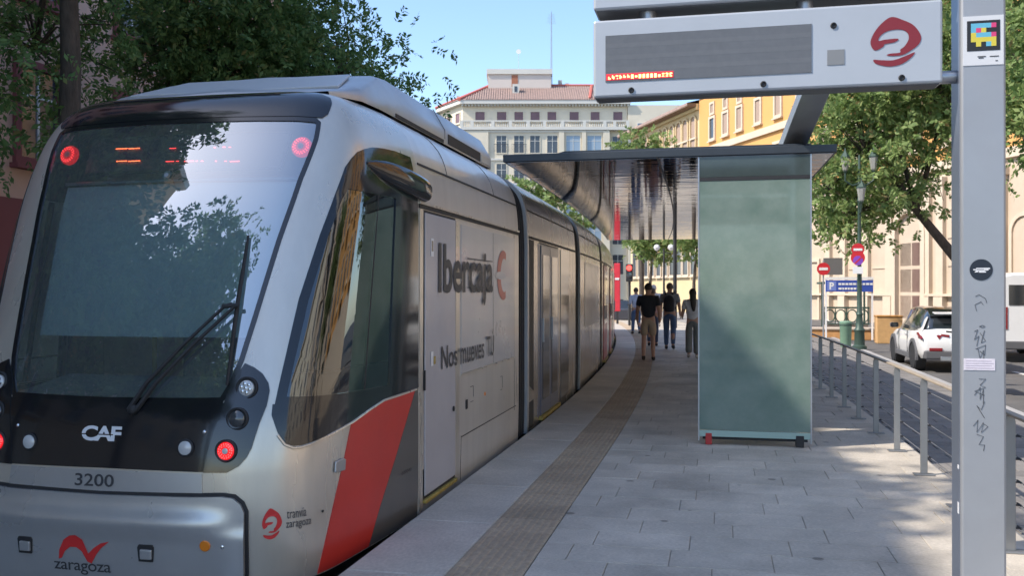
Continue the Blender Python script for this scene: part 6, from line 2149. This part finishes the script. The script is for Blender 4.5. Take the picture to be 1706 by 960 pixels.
def tree(label, loc, trunk, blobs, nclump, m, seed, sprays=10, per=14, ll=.13, lw=.06, clump_r=.55, group=None, radius=.16, hollow=.35, droop=.5, name="street_tree"):
    rg = random.Random(seed)
    t = thing(name, label, "tree", loc, group)
    mb = MB()
    n = len(trunk)
    mb.tube(trunk, [radius * (1.25 - .75 * i / (n - 1)) for i in range(n)], 10)
    clumps = []
    tot = sum(b_[1][0] * b_[1][1] * b_[1][2] for b_ in blobs)
    for c_, r in blobs:
        k = max(4, int(nclump * r[0] * r[1] * r[2] / tot))
        for i in range(k):
            while True:
                v = Vector((rg.uniform(-1, 1), rg.uniform(-1, 1), rg.uniform(-1, 1)))
                if hollow < v.length < 1: break
            p = Vector((c_[0] + v.x * r[0], c_[1] + v.y * r[1], c_[2] + v.z * r[2]))
            clumps.append((tuple(p), clump_r * rg.uniform(.7, 1.3)))
    limbs = []
    top = Vector(trunk[-1])
    for c_, r in blobs:
        cv = Vector(c_)
        st_ = Vector(trunk[rg.randrange(max(1, n - 2), n)])
        mid = st_.lerp(cv, .5) + Vector((rg.uniform(-.3, .3), rg.uniform(-.3, .3), rg.uniform(-.1, .4)))
        mb.tube([st_, mid, cv], [radius * .5, radius * .36, radius * .2], 7)
        limbs.append(cv)
    for i, (p, r) in enumerate(clumps):
        if i % 2: continue
        pv = Vector(p)
        src = min(limbs, key=lambda q: (q - pv).length)
        mid = src.lerp(pv, .5) + Vector((rg.uniform(-.2, .2), rg.uniform(-.2, .2), rg.uniform(0, .3)))
        mb.tube([src, mid, pv], [radius * .16, radius * .10, .008], 4)
    mb.build("trunk", M_BARK, t, smooth=True)
    leaf_cloud("crown", m, t, clumps, sprays, per, ll, lw, seed, droop)
    return t
G = -.3
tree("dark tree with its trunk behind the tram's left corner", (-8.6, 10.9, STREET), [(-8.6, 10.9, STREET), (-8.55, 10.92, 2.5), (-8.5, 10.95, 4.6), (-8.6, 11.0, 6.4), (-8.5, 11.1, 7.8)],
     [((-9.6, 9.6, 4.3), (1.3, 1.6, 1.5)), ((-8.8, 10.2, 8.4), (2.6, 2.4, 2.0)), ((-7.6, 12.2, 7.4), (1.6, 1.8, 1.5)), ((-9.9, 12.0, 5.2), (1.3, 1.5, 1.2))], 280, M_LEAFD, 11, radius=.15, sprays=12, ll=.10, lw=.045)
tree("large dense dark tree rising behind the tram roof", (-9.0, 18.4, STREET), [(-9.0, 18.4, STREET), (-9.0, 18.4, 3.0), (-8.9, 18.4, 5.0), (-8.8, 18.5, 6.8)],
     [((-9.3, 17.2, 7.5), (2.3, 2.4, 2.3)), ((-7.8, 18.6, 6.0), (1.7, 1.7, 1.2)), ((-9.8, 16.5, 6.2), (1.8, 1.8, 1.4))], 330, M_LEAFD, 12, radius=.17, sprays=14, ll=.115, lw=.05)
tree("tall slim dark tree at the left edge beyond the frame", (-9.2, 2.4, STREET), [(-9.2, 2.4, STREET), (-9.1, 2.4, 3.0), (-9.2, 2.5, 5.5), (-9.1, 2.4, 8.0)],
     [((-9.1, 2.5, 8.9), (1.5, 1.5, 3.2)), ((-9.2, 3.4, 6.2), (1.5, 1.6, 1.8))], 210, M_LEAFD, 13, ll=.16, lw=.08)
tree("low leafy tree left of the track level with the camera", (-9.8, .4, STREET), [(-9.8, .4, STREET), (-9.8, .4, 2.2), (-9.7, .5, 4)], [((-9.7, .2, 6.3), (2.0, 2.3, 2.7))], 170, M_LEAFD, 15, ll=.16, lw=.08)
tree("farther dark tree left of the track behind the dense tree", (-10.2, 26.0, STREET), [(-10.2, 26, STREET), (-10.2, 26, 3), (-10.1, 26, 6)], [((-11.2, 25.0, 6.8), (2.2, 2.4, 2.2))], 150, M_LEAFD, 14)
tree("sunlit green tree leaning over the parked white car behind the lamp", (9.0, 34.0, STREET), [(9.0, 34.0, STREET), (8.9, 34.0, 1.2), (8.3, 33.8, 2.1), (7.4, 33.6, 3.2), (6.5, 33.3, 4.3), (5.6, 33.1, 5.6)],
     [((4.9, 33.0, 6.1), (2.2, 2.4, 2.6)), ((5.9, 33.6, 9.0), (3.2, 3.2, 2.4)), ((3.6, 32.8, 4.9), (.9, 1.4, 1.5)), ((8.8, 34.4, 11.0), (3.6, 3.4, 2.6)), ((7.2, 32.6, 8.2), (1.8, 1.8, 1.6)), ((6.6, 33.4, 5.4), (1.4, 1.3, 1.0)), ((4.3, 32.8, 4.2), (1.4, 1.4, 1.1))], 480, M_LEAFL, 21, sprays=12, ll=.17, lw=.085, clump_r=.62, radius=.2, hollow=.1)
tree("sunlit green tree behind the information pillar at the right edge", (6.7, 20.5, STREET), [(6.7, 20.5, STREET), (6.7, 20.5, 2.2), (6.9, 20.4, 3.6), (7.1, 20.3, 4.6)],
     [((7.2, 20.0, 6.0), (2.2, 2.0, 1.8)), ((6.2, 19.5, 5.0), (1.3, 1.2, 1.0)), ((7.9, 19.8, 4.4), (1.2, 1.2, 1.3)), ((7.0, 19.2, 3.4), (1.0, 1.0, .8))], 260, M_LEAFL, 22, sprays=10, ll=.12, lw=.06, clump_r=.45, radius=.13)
tree("small green tree top in front of the arcaded building", (-5.2, 66, STREET), [(-5.2, 66, STREET), (-5.2, 66, 6), (-5.2, 66, 10)], [((-5.4, 66, 11.2), (2.0, 2.0, 1.6)), ((-6.0, 66, 8), (2.6, 2.5, 2.2))], 110, M_LEAFL, 24, ll=.24, lw=.13, clump_r=.7)
tree("green tree between the tram roof and the cream apartment block", (-11.0, 58, STREET), [(-11.0, 58, STREET), (-11.0, 58, 3), (-11, 58, 6)], [((-11.0, 58, 6.4), (3.0, 2.5, 2.3))], 110, M_LEAFL, 25, ll=.24, lw=.13, clump_r=.7)
tree("street tree on the road's far side beyond the white van", (15.5, 40, STREET), [(15.5, 40, STREET), (15.5, 40, 3), (15.4, 40, 5)], [((15.4, 40, 6.4), (2.6, 2.6, 2.3))], 110, M_LEAFL, 26, ll=.18, lw=.1)
tree("plane tree across the road level with the tram cab", (13.5, 8.0, STREET), [(13.5, 8, STREET), (13.5, 8, 3), (13.5, 8, 5)], [((13.5, 8, 6.6), (2.6, 2.6, 2.3))], 110, M_LEAFL, 27, ll=.2, lw=.1)
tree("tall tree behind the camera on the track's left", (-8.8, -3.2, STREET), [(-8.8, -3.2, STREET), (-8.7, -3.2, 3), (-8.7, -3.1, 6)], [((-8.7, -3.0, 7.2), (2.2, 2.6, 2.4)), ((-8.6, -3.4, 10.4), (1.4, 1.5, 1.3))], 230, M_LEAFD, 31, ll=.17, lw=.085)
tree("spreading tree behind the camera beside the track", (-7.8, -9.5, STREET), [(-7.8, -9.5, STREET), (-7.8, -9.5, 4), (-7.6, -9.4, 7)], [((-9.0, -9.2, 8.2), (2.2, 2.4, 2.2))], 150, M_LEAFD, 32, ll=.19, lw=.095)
tree("small leafy tree far down the street above the backpack", (-1.2, 50, STREET), [(-1.2, 50, STREET), (-1.2, 50, 2), (-1.1, 50, 3.4)], [((-1.2, 50, 4.9), (1.7, 1.6, 1.4))], 60, M_LEAFL, 41, ll=.2, lw=.1, clump_r=.5, radius=.1)
tree("small leafy tree far down the street above the man in black", (-3.7, 53, STREET), [(-3.7, 53, STREET), (-3.7, 53, 2), (-3.6, 53, 3.4)], [((-3.7, 53, 4.8), (1.6, 1.6, 1.5))], 60, M_LEAFL, 42, ll=.2, lw=.1, clump_r=.5, radius=.1)
